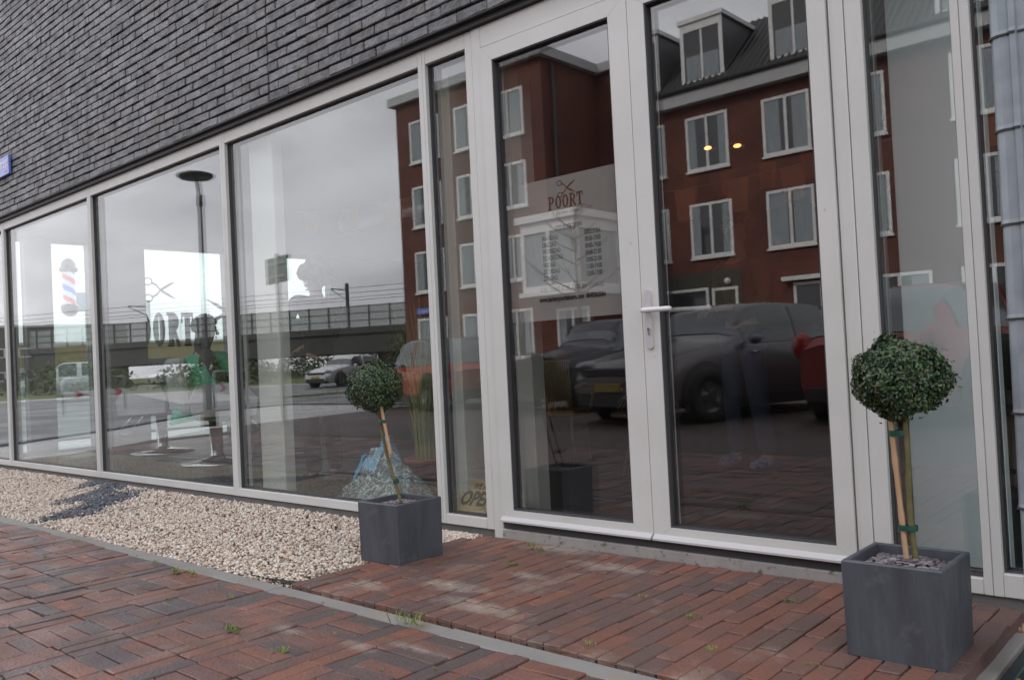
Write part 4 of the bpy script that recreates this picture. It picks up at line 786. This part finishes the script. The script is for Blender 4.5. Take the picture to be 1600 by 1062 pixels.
# bunting, ducts and lamps under the ceiling
ORG = mat('orange_flag', (.55, .2, .05), .8, island=[(.55, .22, .08), (.42, .14, .03), (.6, .33, .18)])
def bunting(a, b, n, label, sag=.12):
    t = empty('bunting', a, 0, label, 'bunting', 'orange bunting strings in the shop'); A, B = Vector((0, 0, 0)), Vector(b) - Vector(a)
    f = lambda s: A.lerp(B, s) - Vector((0, 0, sag * 4 * s * (1 - s)))
    m = MB(); m.tube([f(i / 16) for i in range(17)], .002, 4); m.build('string', mat('string', (.4, .35, .3), .8), t)
    for i in range(n):
        p0, p1 = f((i + .25) / n), f((i + .7) / n); c = (p0 + p1) / 2; m = MB()
        h = .2; q0, q1 = p0.lerp(p1, .18), p0.lerp(p1, .8); m.add([p0, p1, q1 - Vector((0, -.02, h)), q0 - Vector((0, .015, h))], [(0, 1, 2, 3)]); m.build('flag', ORG, t)
bunting((-6.9, 1.6, 2.36), (-4.0, 1.6, 2.34), 5, 'orange bunting string hanging in the third window'); bunting((-4.0, 1.7, 1.98), (-.8, 1.7, 2.04), 9, 'orange bunting string hanging behind the doors')
bunting((-3.6, 3.0, 2.3), (-1.5, 2.6, 2.38), 6, 'lower orange bunting string further back behind the doors')
t = empty('ventilation_duct', (-6, 2.6, 2.4), 0, 'silver ventilation duct under the shop ceiling', 'duct')
m = MB(); m.tube([(-1.4, 0, 0), (1.1, 0, .0)], .11, 20); m.build('pipe', mat('duct_silver', (.6, .6, .58), .3, .7), t)
for q in (-1.2, -.2, .9): m = MB(); m.tube([(q, 0, 0), (q + .04, 0, 0)], .118, 20); m.build('collar', mat('duct_silver'), t)
BULB = mat('warm_bulb', (.8, .5, .2), .5, emit=((1, .45, .14), 1.6)); SHD = mat('lamp_shade_black', (.03, .03, .03), .4)
for x, y, z, lb in ((-3.02, 2.5, 2.3, 'left pendant lamp with a warm bulb above the door area'), (-2.79, 2.5, 2.27, 'right pendant lamp with a warm bulb above the door area'), (-4.35, 2.0, 2.12, 'pendant lamp with a warm bulb behind the lettered door')):
    t = empty('pendant_lamp', (x, y, z), 0, lb, 'pendant lamp', 'warm pendant lamps')
    m = MB(); m.tube([(0, 0, .1), (0, 0, 2.56 - z)], .003, 5); m.build('cord', SHD, t)
    m = MB(); m.lathe([(.02, .12), (.03, .1), (.07, .03), (.066, .03), (.028, .09)], 18); m.build('lamp_shade', SHD, t)
    m = MB(); m.ball((0, 0, .02), (.03, .02, .014), 12); m.build('bulb', BULB, t)

# ------------------------------------------------------------ across the street
RBR = brick_tex('red_facade_brick', (.15, .045, .03), (.11, .033, .024), (.07, .045, .04), .22, .065, .8)
n = RBR.node_tree; mp = [q for q in n.nodes if q.type == 'MAPPING'][0]; mp.inputs['Rotation'].default_value = (R(90), 0, 0)
AW = mat('facade_white', (.76, .76, .76), .5, noise=(.66, .66, .66), nscale=1.5); CORN = mat('cornice_grey', (.45, .45, .46), .6); TILE = mat('roof_tile', (.035, .035, .038), .4)
ZNC = mat('dormer_grey', (.13, .13, .14), .5)
APG = mat('apartment_pane', (.035, .04, .05), .08, spec=.9); CUR = mat('net_curtain', (.33, .37, .4), .9, noise=(.16, .19, .21), nscale=5, stretch=(6, 1, .3)); OLV = mat('olive_panel', (.05, .05, .035), .7)
apt = empty('apartment_building', (-20, -24, 0), 0, 'red brick apartment block with white windows and dormers across the street', 'apartment building')
def PA(m, name, mats): return P(m, name, mats, apt)
m = MB(); m.box(-27.7, -19.6, -34, -21, -.1, 11.8); m.box(-19.6, -18.63, -34, -24.4, 9.6, 11.8); m.box(-19.6, 8, -33, -24.4, -.1, 9.62); m.box(-20.05, -17.7, -24.4, -20.9, -.1, 3.15); PA(m, 'brick_wall', RBR)
m = MB(); m.box(-27.95, -19.35, -34.2, -20.75, 11.8, 12.15); m.box(-19.35, -18.4, -34.2, -24.15, 11.8, 12.15); m.box(-18.6, 8.2, -24.6, -24.02, 9.63, 10.12); PA(m, 'cornice', CORN)
m = MB(); y0, z0, y1, z1 = -24.0, 10.13, -27.5, 13.2
k = 46
m.prism([(-18.62, y0, z0), (-18.62, y1, z1), (-18.62, -31, z0), ], (26.8, 0, 0))
for i in range(k):   # rows of pantiles, each a rounded ridge
    f0, f1 = i / k, (i + 1) / k; m.box(-18.6, 8.18, y0 + (y1 - y0) * f0 - .1, y0 + (y1 - y0) * f0 + .01, z0 + (z1 - z0) * f0 - .02, z0 + (z1 - z0) * f0 + .035)
for i in range(108):
    x = -18.55 + i * .245; m.tube([(x, y0, z0 + .01), (x, y1, z1 + .01)], .05, 6, cap=False)
PA(m, 'roof', TILE)
m = MB(); m.tube([(-18.6, -23.98, 10.14), (8.1, -23.98, 10.14)], .09, 8); m.tube([(-19.45, -21.5, 11.7), (-19.45, -21.5, .1)], .06, 8); PA(m, 'gutter', DKM)
def apt_window(x0, x1, z0, z1, y, mull=1, cur=.8, grp=None):
    m = MB(); f = .1; yo = y + .05
    m.box(x0, x0 + f, y - .02, yo, z0, z1); m.box(x1 - f, x1, y - .02, yo, z0, z1); m.box(x0 + f, x1 - f, y - .02, yo, z1 - f, z1); m.box(x0 + f, x1 - f, y - .02, yo, z0, z0 + f); m.box(x0 - .04, x1 + .04, y, yo + .05, z0 - .07, z0 - .001)
    for k in range(mull): c = x0 + (x1 - x0) * (k + 1) / (mull + 1); m.box(c - .05, c + .05, y - .02, yo - .004, z0 + f, z1 - f)
    w_ = PA(m, 'window', AW); p = MB(); p.box(x0 + f, x1 - f, y - .01, y + .012, z0 + f, z1 - f); o = p.build('pane', APG); o.parent = w_
    if cur:
        p = MB(); a = x0 + f; b_ = x1 - f; n_ = 14
        for s0, s1 in ((0, .5 * cur), (1 - .5 * cur, 1)):
            xs = [a + (b_ - a) * (s0 + (s1 - s0) * i / n_) for i in range(n_ + 1)]; vs = [(x, y + .016 + .004 * (i % 2), z) for i, x in enumerate(xs) for z in (z0 + f + .02, z1 - f)]
            p.add(vs, [(2 * i, 2 * i + 2, 2 * i + 3, 2 * i + 1) for i in range(n_)])
        o = p.build('curtain', CUR); o.parent = w_
    return w_
for z0, z1 in ((9.2, 10.95), (6.5, 8.2), (3.78, 5.48), (.85, 2.7)):
    for x0, x1 in ((-26.86, -25.05), (-24.2, -22.6), (-22.05, -20.5)): apt_window(x0, x1, z0, z1, -21, cur=rnd.choice((.5, .8, .9)))
for z0, z1 in ((7.25, 9.2), (4.13, 6.07)):
    for x0 in (-18.25, -15.72, -12.78, -10.42, -6.92, -3.9, -.8, 2.4): apt_window(x0, x0 + 1.66, z0, z1, -24.4, cur=rnd.choice((.4, .7, .85)))
for x0, x1, z0, z1 in ((-15.0, -14.0, .1, 3.0), (-12.0, -11.0, .1, 2.92), (-9.6, -7.7, .9, 2.9), (-6.9, -5.2, .9, 2.9), (-3.9, -2.2, .9, 2.9), (-.8, .9, .9, 2.9)): apt_window(x0, x1, z0, z1, -24.4, mull=0 if x1 - x0 < 1.2 else 1, cur=0 if x1 - x0 < 1.2 else .6)
m = MB(); m.box(-17.5, -13.85, -24.4, -24.37, 0, 3.62); PA(m, 'porch_panel', OLV)
apt_window(-17.04, -15.12, 2.1, 3.05, -24.36, mull=0, cur=0); apt_window(-19.3, -17.85, .9, 2.57, -20.9, mull=1, cur=.5)
m = MB(); m.box(-12.3, -10.7, -24.4, -24.1, 2.98, 3.12); m.ball((-14.35, -24.3, 3.2), .12, 10); PA(m, 'door_canopy', AW)
# bay window at the corner
m = MB(); bx0, bx1, by0, by1 = -20.1, -17.6, -24.4, -20.0
m.box(bx0, bx1, by0, by1, 3.16, 3.36); m.box(bx0, bx1, by0, by1, 5.22, 5.6); m.box(bx0 - .15, bx1 + .15, by0, by1 + .15, 5.6, 5.85); m.box(bx0 - .1, bx1 + .1, by0, by1 + .1, 3.0, 3.16)
for x in (bx0, (bx0 + bx1) / 2 - .08, bx1 - .16): m.box(x, x + .16, by1 - .16, by1, 3.36, 5.22)
for y in (-22.6, by0 + .1): m.box(bx1 - .16, bx1, y, y + .16, 3.36, 5.22)
m.box(bx0, bx0 + .16, by0, by0 + .16, 3.36, 5.22); b_ = PA(m, 'bay_window', AW)
m = MB(); m.box(bx0 + .1, bx1 - .08, by0 + .02, by1 - .08, 3.36, 5.22); o = m.build('pane', CUR); o.parent = b_
for x0 in (-18.35, -15.76, -12.36, -7.2, -4.0, .0):
    m = MB(); x1 = x0 + 1.68; yf = -24.42
    m.prism([(x0 + .04, yf, 10.36), (x0 + .04, yf, 12.6), (x0 + .04, -26.9, 12.6), (x0 + .04, -24.7, 10.36)], (1.6, 0, 0), 1)
    m.box(x0 - .06, x1 + .06, -27, yf + .12, 12.6, 12.76); m.box(x0, x0 + .14, yf, yf + .05, 10.36, 12.6); m.box(x1 - .14, x1, yf, yf + .05, 10.36, 12.6); m.box(x0 + .14, x1 - .14, yf, yf + .05, 10.36, 10.5); m.box(x0 + .14, x1 - .14, yf, yf + .05, 12.3, 12.6); m.box(x0 + .8, x0 + .88, yf, yf + .04, 10.5, 12.3)
    d = PA(m, 'dormer', [AW, ZNC]); m = MB(); m.box(x0 + .14, x1 - .14, yf + .0, yf + .02, 10.5, 12.3); o = m.build('pane', APG); o.parent = d
    m = MB(); m.box(x0 + .2, x1 - .2, yf + .021, yf + .024, 10.5, 11.4); o = m.build('curtain', CUR); o.parent = d
t = empty('wall_street_sign', (-26.4, -20.93, 3.0), 0, 'small blue street sign on the red brick corner', 'street sign')
m = MB(); m.cbox(-.45, .45, -.01, .02, -.12, .12); m.build('plate', BLU, t); m = MB(); text_into(m, 'Poortstraat', .15, Matrix(((-1, 0, 0, .4), (0, 0, 1, .022), (0, 1, 0, -.05), (0, 0, 0, 1))), 0, 0, .8); m.build('lettering', SWH, t)

# cars
TYR = mat('tyre', (.015, .015, .015), .8); RIM = mat('wheel_rim', (.16, .16, .165), .35, .6); CGL = mat('car_glass', (.07, .078, .085), .05, spec=1); BKP = mat('black_plastic', (.02, .02, .02), .6); PLY = mat('number_plate', (.34, .23, .03), .5); LR = mat('rear_lamp', (.35, .02, .02), .15); LF = mat('head_lamp', (.26, .26, .28), .1, .3)
def paint(n_, c=None): return mat(n_, c, .22, .25, spec=.7)
def car(x, y, hx, hy, pm, label, L=4.3, W=1.8, H=1.55, kind='suv', z=-.03, roofm=None):
    t = empty('car', (x, y, z), math.atan2(hy, hx), label, 'car', 'cars seen in the shop windows')
    a = L / 2; zb = .2; belt = .64 * H if kind != 'mini' else .62 * H; hood = belt - .02
    X = {'suv': [-a, -a + .12, -a + .5, -a + .95, -.2, .35, a - 1.35, a - 1.0, a - .3, a - .06, a], 'hatch': [-a, -a + .1, -a + .35, -a + .75, -.2, .2, a - 1.5, a - 1.05, a - .35, a - .08, a], 'mini': [-a, -a + .08, -a + .25, -a + .5, -.2, .45, a - 1.25, a - .95, a - .3, a - .07, a]}[kind]
    ZR = [belt - .12, belt + .02, H - .22, H - .03, H, H - .02, belt + .1, hood + .02, hood - .1, hood - .22, hood - .38]
    ZB = [belt - .2, belt - .02, belt + .03, belt + .03, belt, belt - .01, belt - .02, hood - .03, hood - .16, hood - .28, hood - .42]
    WB = [.78, .92, .98, 1, 1, 1, 1, 1, .98, .9, .74]
    n_ = 44; xs = np.linspace(-a, a, n_); sm_ = lambda q: np.convolve(np.pad(np.interp(xs, X, q), 1, 'edge'), (.25, .5, .25), 'valid')
    zr, zb_, wb = sm_(ZR), sm_(ZB), sm_(WB); sec = []
    for i in range(n_):
        w_ = W / 2 * wb[i]; wr = w_ * (.78 if zr[i] > zb_[i] + .2 else .9); lo = zb + (.1 if i < 2 or i > n_ - 3 else 0)
        half = [(w_ * .92, lo), (w_ * .99, lo + .14), (w_, (lo + zb_[i]) / 2), (w_ * .985, zb_[i] - .05), (w_ * .95, zb_[i]), ((w_ * .95 + wr) / 2 + .015, (zb_[i] + zr[i]) / 2), (wr, max(zr[i] - .05, zb_[i] + .005)), (wr * .75, zr[i] - .005), (0, zr[i] + .01)]
        sec.append(half)
    def pt(i, j, s): q = sec[i][j]; return Vector((xs[i], s * q[0], q[1]))
    m = MB()
    for s in (1, -1):
        vs = [pt(i, j, s) for i in range(n_) for j in range(9)]; fs = [(i * 9 + j, (i + 1) * 9 + j, (i + 1) * 9 + j + 1, i * 9 + j + 1)[::s] for i in range(n_ - 1) for j in range(8)]
        m.add(vs, fs, 0, True); 
        for e in (0, n_ - 1): m.add([pt(e, j, s) for j in range(9)] + [Vector((xs[e], 0, sec[e][0][1]))], [list(range(10))], 0)
    m.build('body', pm, t)
    def patch(name, i0, i1, j0, j1, sides, mm, off=.007, f0=0, f1=0):
        m = MB()
        for s in sides:
            vs = []
            for i in range(i0, i1 + 1):
                for j in range(j0, j1 + 1):
                    p_ = pt(i, j, s); cc = Vector((p_.x * .6, 0, .75)); d = (p_ - cc).normalized(); vs.append(p_ + d * off * 1.6)
            k = j1 - j0 + 1; m.add(vs, [(q * k + j, (q + 1) * k + j, (q + 1) * k + j + 1, q * k + j + 1) for q in range(i1 - i0) for j in range(k - 1)], 0, True)
        return m.build(name, mm, t)
    ii = lambda x_: int(round((x_ + a) / L * (n_ - 1)))
    patch('windscreen', ii(X[5]) + 1, ii(X[6]) , 6, 8, (1, -1), CGL, .008)
    patch('rear_window', ii(X[1]), ii(X[3]) - 1, 6, 8, (1, -1), CGL, .008)
    if roofm: patch('roof', ii(X[3]) - 1, ii(X[5]) + 1, 6, 8, (1, -1), roofm, .009)
    for s in (1, -1):
        for u0, u1 in ((X[2] + .1, -.42), (-.3, .5 if kind != 'mini' else .7), (.58, X[6] - .2)):
            if ii(u1) > ii(u0): patch('side_window', ii(u0), ii(u1), 4, 6, (s,), CGL, .006)
        wy = W / 2
        for wx in (-a + .78, a - .82):
            r_ = .325; m = MB(); M = Matrix.Translation((wx, s * (wy - .02), r_)) @ Matrix.Rotation(R(90), 4, 'X')
            mm_ = MB(); mm_.lathe([(0, -.01), (r_ + .09, -.01), (r_ + .09, .012), (0, .012)], 28, 0, Matrix.Translation((wx, s * (wy + .0), r_ + .01)) @ Matrix.Rotation(R(90), 4, 'X')); mm_.build('wheel_arch', BKP, t)
            m.lathe([(0, -.1), (r_ * .9, -.1), (r_, -.07), (r_, .06), (r_ * .93, .09), (r_ * .62, .085), (r_ * .6, .03)] if s < 0 else [(0, .1), (r_ * .9, .1), (r_, .07), (r_, -.06), (r_ * .93, -.09), (r_ * .62, -.085), (r_ * .6, -.03)], 28, 0, M); wh = m.build('wheel', TYR, t)
            m = MB(); sg = 1 if s < 0 else -1; m.lathe([(0, sg * .05), (r_ * .2, sg * .06), (r_ * .22, sg * .035), (r_ * .58, sg * .035), (r_ * .62, sg * .07)], 24, 0, M)
            for k in range(5): q = 2 * math.pi * k / 5; m.box(0, r_ * .6, -.025, .025, .03, .062, 0, M @ Matrix.Rotation(q, 4, 'Z') @ Matrix.Scale(sg, 4, (0, 0, 1)))
            m.build('rim', RIM, wh)
        m = MB(); m.ball((a - .22, s * (W / 2 - .24), hood - .2), (.2, .17, .085), 12); m.build('headlight', LF, t)
        m = MB(); m.ball((-a + .1, s * (W / 2 - .14), belt - .1), (.11, .12, .16), 12); m.build('tail_light', LR, t)
        m = MB(); m.ball((X[6] - .25, s * (W / 2 + .09), belt + .04), (.06, .1, .07), 10); m.build('wing_mirror', pm if kind != 'mini' else BKP, t)
        for dx_ in (-.5, .4):
            m = MB(); m.tube([(dx_ - .07, s * (W / 2 + .012), belt - .12), (dx_ + .07, s * (W / 2 + .012), belt - .12)], .012, 6); m.build('door_handle', CHR, t)
        m = MB(); m.box(-a + 1.2, a - 1.25, s * (W / 2 - .03) - .02, s * (W / 2 - .03) + .02, .16, .3); m.build('sill', BKP, t)
    m = MB(); m.cbox(a - .1, a + .02, -W * .36, W * .36, .22, .42, 0, None, .02); m.cbox(a - .12, a + .005, -W * .3, W * .3, hood - .34, hood - .22, 0, None, .02); m.build('grille', BKP, t)
    m = MB(); m.cbox(a + .02, a + .035, -.26, .26, .42, .53, 0, None, .003); m.cbox(-a - .02, -a + .05, -.26, .26, belt - .34, belt - .23, 0, None, .003); m.build('number_plate', PLY, t)
    m = MB(); m.cbox(-a - .015, -a + .12, -W * .38, W * .38, .24, .42, 0, None, .02); m.build('rear_bumper', BKP, t)
    return t
car(-5.75, -7.7, -.27, .96, paint('paint_anthracite', (.15, .142, .146)), 'dark grey hatchback parked nose towards the glass doors', 4.2, 1.78, 1.5)
car(-2.95, -8.1, .2, -.98, paint('paint_crimson', (.28, .02, .03)), 'crimson hatchback parked tail towards the shop, right of the grey one', 4.1, 1.76, 1.52, 'hatch')
car(-8.75, -9.0, -.25, .96, paint('paint_black', (.04, .042, .05)), 'black hatchback parked left of the grey one', 3.9, 1.7, 1.5, 'hatch')
car(-12.75, -8.9, -.95, -.32, paint('paint_orange_red', (.36, .05, .02)), 'small orange red car with black roof parked beside the street', 3.8, 1.72, 1.39, 'mini', z=-.062, roofm=mat('paint_black'))
car(-34.6, -23.0, .15, 1, paint('paint_silver', (.66, .67, .7)), 'silver hatchback driving on the side road below the viaduct', 4.2, 1.8, 1.48, 'hatch', z=-.066)
car(-42, 12.9, -.35, -.93, paint('paint_white', (.6, .6, .6)), 'white estate car seen through the far end window', 4.5, 1.85, 1.75, 'suv', z=-.066)
car(-40.5, 17.5, -.35, -.93, paint('paint_black'), 'black car behind the white estate car', 4.3, 1.8, 1.55, 'hatch', z=-.066)

# street lamp, signs, barriers
t = empty('street_lamp', (-13.08, -3.93, .01), 0, 'dark street lamp with a flat disc head at the kerb', 'street lamp')
m = MB(); m.tube([(0, 0, 0), (0, 0, .9), (0, 0, .91), (0, 0, 3.75)], [.075, .07, .05, .036], 14); m.build('post', DKM, t)
m = MB(); m.tube([(0, 0, 3.6), (0, 0, 3.78)], .05, 12); m.tube([(0, 0, 3.75), (-.03, 0, 3.9), (-.09, 0, 4.1)], .03, 10); m.build('bracket', DKM, t)
m = MB(); m.lathe([(0, 4.07), (.25, 4.08), (.29, 4.11), (.29, 4.14), (.2, 4.17), (0, 4.18)], 36, 0, Matrix.Translation((-.12, 0, 0))); m.build('lamp_head', DKM, t)
m = MB(); m.lathe([(.06, 0), (.12, 0), (.12, .25), (.06, .27)], 16); m.build('base_collar', mat('collar_brown', (.12, .09, .06), .8), t)
t = empty('road_sign', (-12.5, -4.95, -.03), R(8), 'square grey backed road sign on a thin pole', 'road sign')
m = MB(); m.tube([(0, 0, 0), (0, 0, 2.85)], .03, 10); m.build('pole', mat('pole_grey', (.3, .31, .3), .5, .4), t)
m = MB(); m.cbox(-.44, .42, -.02, .0, 2.36, 2.8, 0, None, .004); m.build('sign_face', mat('sign_back', (.1, .13, .13), .5), t); m = MB(); m.box(-.35, .35, .001, .03, 2.45, 2.49); m.box(-.35, .35, .001, .03, 2.67, 2.71); m.build('rail', mat('pole_grey'), t)
RW, RRD = mat('board_white', (.65, .65, .66), .4), mat('board_red', (.45, .03, .04), .4)
for x, y, rz, lb in ((-25.5, -7.2, R(60), 'red and white arrow barrier at the bend nearest the building'), (-22.0, -9.5, R(50), 'red and white arrow barrier further along the kerb')):
    t = empty('arrow_barrier', (x, y, -.06), rz, lb, 'road barrier', 'arrow barriers at the road bend')
    m = MB(); m.tube([(-1.3, 0, 0), (-1.3, 0, .9), (-1.2, 0, .98), (1.2, 0, .98), (1.3, 0, .9), (1.3, 0, 0)], .025, 8); m.build('frame', mat('pole_grey'), t)
    m = MB(); m.box(-1.25, 1.25, -.02, .02, .42, .62); m.build('board', RW, t)
    m = MB()
    for c in (-1.05, -.2, .65): m.prism([(c - .15, .021, .52), (c + .08, .021, .62), (c + .3, .021, .62), (c + .12, .021, .52), (c + .3, .021, .42), (c + .08, .021, .42)], (0, .006, 0))
    for c in (-1.05, -.2, .65): m.prism([(c - .15, -.027, .52), (c + .08, -.027, .62), (c + .3, -.027, .62), (c + .12, -.027, .52), (c + .3, -.027, .42), (c + .08, -.027, .42)], (0, .006, 0))
    m.build('arrows', RRD, t)
t = empty('billboard', (-62, 21.8, -.08), R(90), 'pale blue billboard on a pole beyond the end windows', 'billboard')
m = MB(); m.tube([(0, 0, 0), (0, 0, 5.8)], .15, 10); m.build('pole', mat('pole_grey'), t); m = MB(); m.cbox(-.9, .9, -.1, .1, 5.7, 7.0, 0, None, .02); m.build('panel', mat('panel_blue', (.25, .42, .5), .5), t)

# railway viaduct with noise screen
via = empty('railway_viaduct', (-75, -50.4, -.09), math.atan2(-.37, .93), 'dark concrete railway viaduct carrying a glazed noise screen', 'viaduct')
m = MB(); m.box(-150, 110, -9, 0, 2.3, 4.75); m.box(-150, 110, -.3, .25, 4.3, 4.95); m.build('deck', mat('viaduct_concrete', (.07, .068, .066), .9, noise=(.045, .045, .043), nscale=.3), via)
for i in range(12):
    m = MB(); x = -140 + i * 21; m.box(x - .9, x + .9, -7, -1.2, 0, 2.29); m.build('pier', mat('viaduct_concrete'), via)
m = MB(); m.box(-150, 110, .04, .06, 4.95, 7.15); m.build('noise_screen', mat('screen_glass', (.36, .4, .4), .25, alpha=.55), via)
m = MB()
for i in range(109): x = -150 + i * 2.4; m.box(x - .05, x + .05, .08, .2, 4.95, 7.2)
for z in (5.65, 6.4, 7.12): m.box(-150, 110, .07, .13, z - .035, z + .035)
m.build('screen_frame', mat('screen_steel', (.09, .1, .1), .6), via)
m = MB()
for z, y in ((8.0, -3), (8.35, -3.4), (8.9, -4), (9.3, -2.5)): m.tube([(-150, y, z), (110, y, z)], .025, 4)
m.build('overhead_wires', DKM, via)
for i in range(9):
    m = MB(); x = -140 + i * 28; m.box(x - .15, x + .15, -6, -5.7, 4.75, 10.2); m.tube([(x, -5.8, 9.4), (x, -2.6, 9.4)], .05, 6); m.tube([(x, -5.8, 8.3), (x, -2.6, 9.3)], .04, 6); m.build('catenary_mast', DKM, via)
# low buildings
def block(x, y, rz, w_, d, h, m_, label, rows=1, cols=6, wm=APG, hz=1.2, wh=1.1):
    t = empty('low_building', (x, y, -.09), rz, label, 'building', 'low buildings around the street'); m = MB(); m.box(-w_ / 2, w_ / 2, -d, 0, 0, h); m.build('wall', m_, t)
    m = MB(); m.box(-w_ / 2 - .15, w_ / 2 + .15, -d - .15, .15, h, h + .25); m.build('roof', CORN, t)
    for r_ in range(rows):
        for c in range(cols):
            m = MB(); cx = -w_ / 2 + w_ * (c + .5) / cols; z0 = hz + r_ * 2.8; m.box(cx - w_ / cols * .28, cx + w_ / cols * .28, 0, .05, z0, z0 + wh); f = m.build('window', AW, t); m = MB(); m.box(cx - w_ / cols * .24, cx + w_ / cols * .24, .05, .07, z0 + .1, z0 + wh - .1); m.build('pane', wm, f)
    return t
TAN = mat('tan_brick', (.3, .23, .12), .85, noise=(.24, .18, .1), nscale=.6); BRN = mat('brown_cladding', (.09, .075, .065), .8)
block(-92, 52, R(-90), 70, 10, 4.6, TAN, 'long tan brick building with small windows beyond the end wall', 1, 24)
block(-118, -24, R(-75), 16, 12, 9.2, BRN, 'taller brown flat roofed building behind the viaduct', 2, 4)
block(-112, -38, R(-72), 16, 12, 7.6, BRN, 'lower brown flat roofed building beside the taller one', 2, 5)
# vegetation
def bush(x, y, z, r_, n_, label, cat='bush', name='bush', col=LEAF, lf=.09, group=None):
    t = empty(name, (x, y, z), 0, label, cat, group); d = nr.normal(size=(n_, 3)); d /= np.linalg.norm(d, axis=1)[:, None]; d[:, 2] = np.abs(d[:, 2]); q = 1 + .2 * np.sin(d[:, 0] * 6) * np.sin(d[:, 1] * 5)
    P3 = d * np.array(r_)[None] * (q * nr.uniform(.45, 1, n_) ** .5)[:, None]; leaves('foliage', P3, d + nr.normal(0, .6, (n_, 3)), lf, col, t)
    m = MB(); [m.tube([(0, 0, 0), (math.cos(k) * r_[0] * .3, math.sin(k) * r_[1] * .3, r_[2] * .7)], [.04, .015], 5) for k in range(5)]; m.build('stems', STEM, t); return t
HGR = mat('hedge_leaf', (.06, .09, .03), .8, island=[(.05, .075, .02), (.09, .12, .04), (.04, .055, .018), (.1, .1, .045)])
bush(-29.3, -22.6, -.05, (1.3, 1.3, 2.6), 2200, 'green bush at the left corner of the apartment block', col=HGR, lf=.14)
for i, (x, y, rx, rz) in enumerate(((-60, -30, 5, 2.2), (-66, -22, 6, 2.4), (-72, -12, 6, 2.2), (-76, -2, 5, 2.0))):
    bush(x, y, -.09, (rx, 4, rz), 1800, ['rounded hedge below the viaduct, nearest the silver car', 'rounded hedge below the viaduct, second from the silver car', 'rounded hedge at the road bend behind the arrow barriers', 'rounded hedge furthest from the viaduct'][i], 'hedge', 'hedge', HGR, .3, 'hedges along the verge')
for x, y, lb in ((-99, -55.6, 'dark bush behind the viaduct, nearest the arrow barriers'), (-94.6, -62.4, 'dark bush behind the viaduct, in the middle of three'), (-89, -69.6, 'dark bush behind the viaduct, nearest the apartment block')):
    bush(x, y, -.09, (4.2, 4.2, 3.2), 1500, lb, col=HGR, lf=.35, group='bushes behind the viaduct')
t = empty('bare_tree', (-12.3, -13, -.06), 0, 'young leafless tree in front of the apartment block', 'tree')
m = MB(); m.tube([(0, 0, 0), (.03, 0, 1.5), (-.02, .02, 3), (.02, 0, 5)], [.07, .055, .035, .01], 8); m.build('trunk', WDM, t); m = MB(); st = random.Random(9)
for k in range(26):
    z = st.uniform(1.9, 4.4); a = st.uniform(0, 6.28); l = (5.2 - z) * st.uniform(.3, .6); c, s_ = math.cos(a), math.sin(a); e = Vector((c * l, s_ * l, z + l * .7)); mid = Vector((c * l * .5, s_ * l * .5, z + l * .25)); m.tube([(0, 0, z), mid, e], [.016, .01, .003], 5)
    for j in range(3): b2 = a + st.uniform(-.9, .9); m.tube([mid, mid + Vector((math.cos(b2) * l * .4, math.sin(b2) * l * .4, l * .3))], [.007, .002], 4)
m.build('branches', WDM, t)
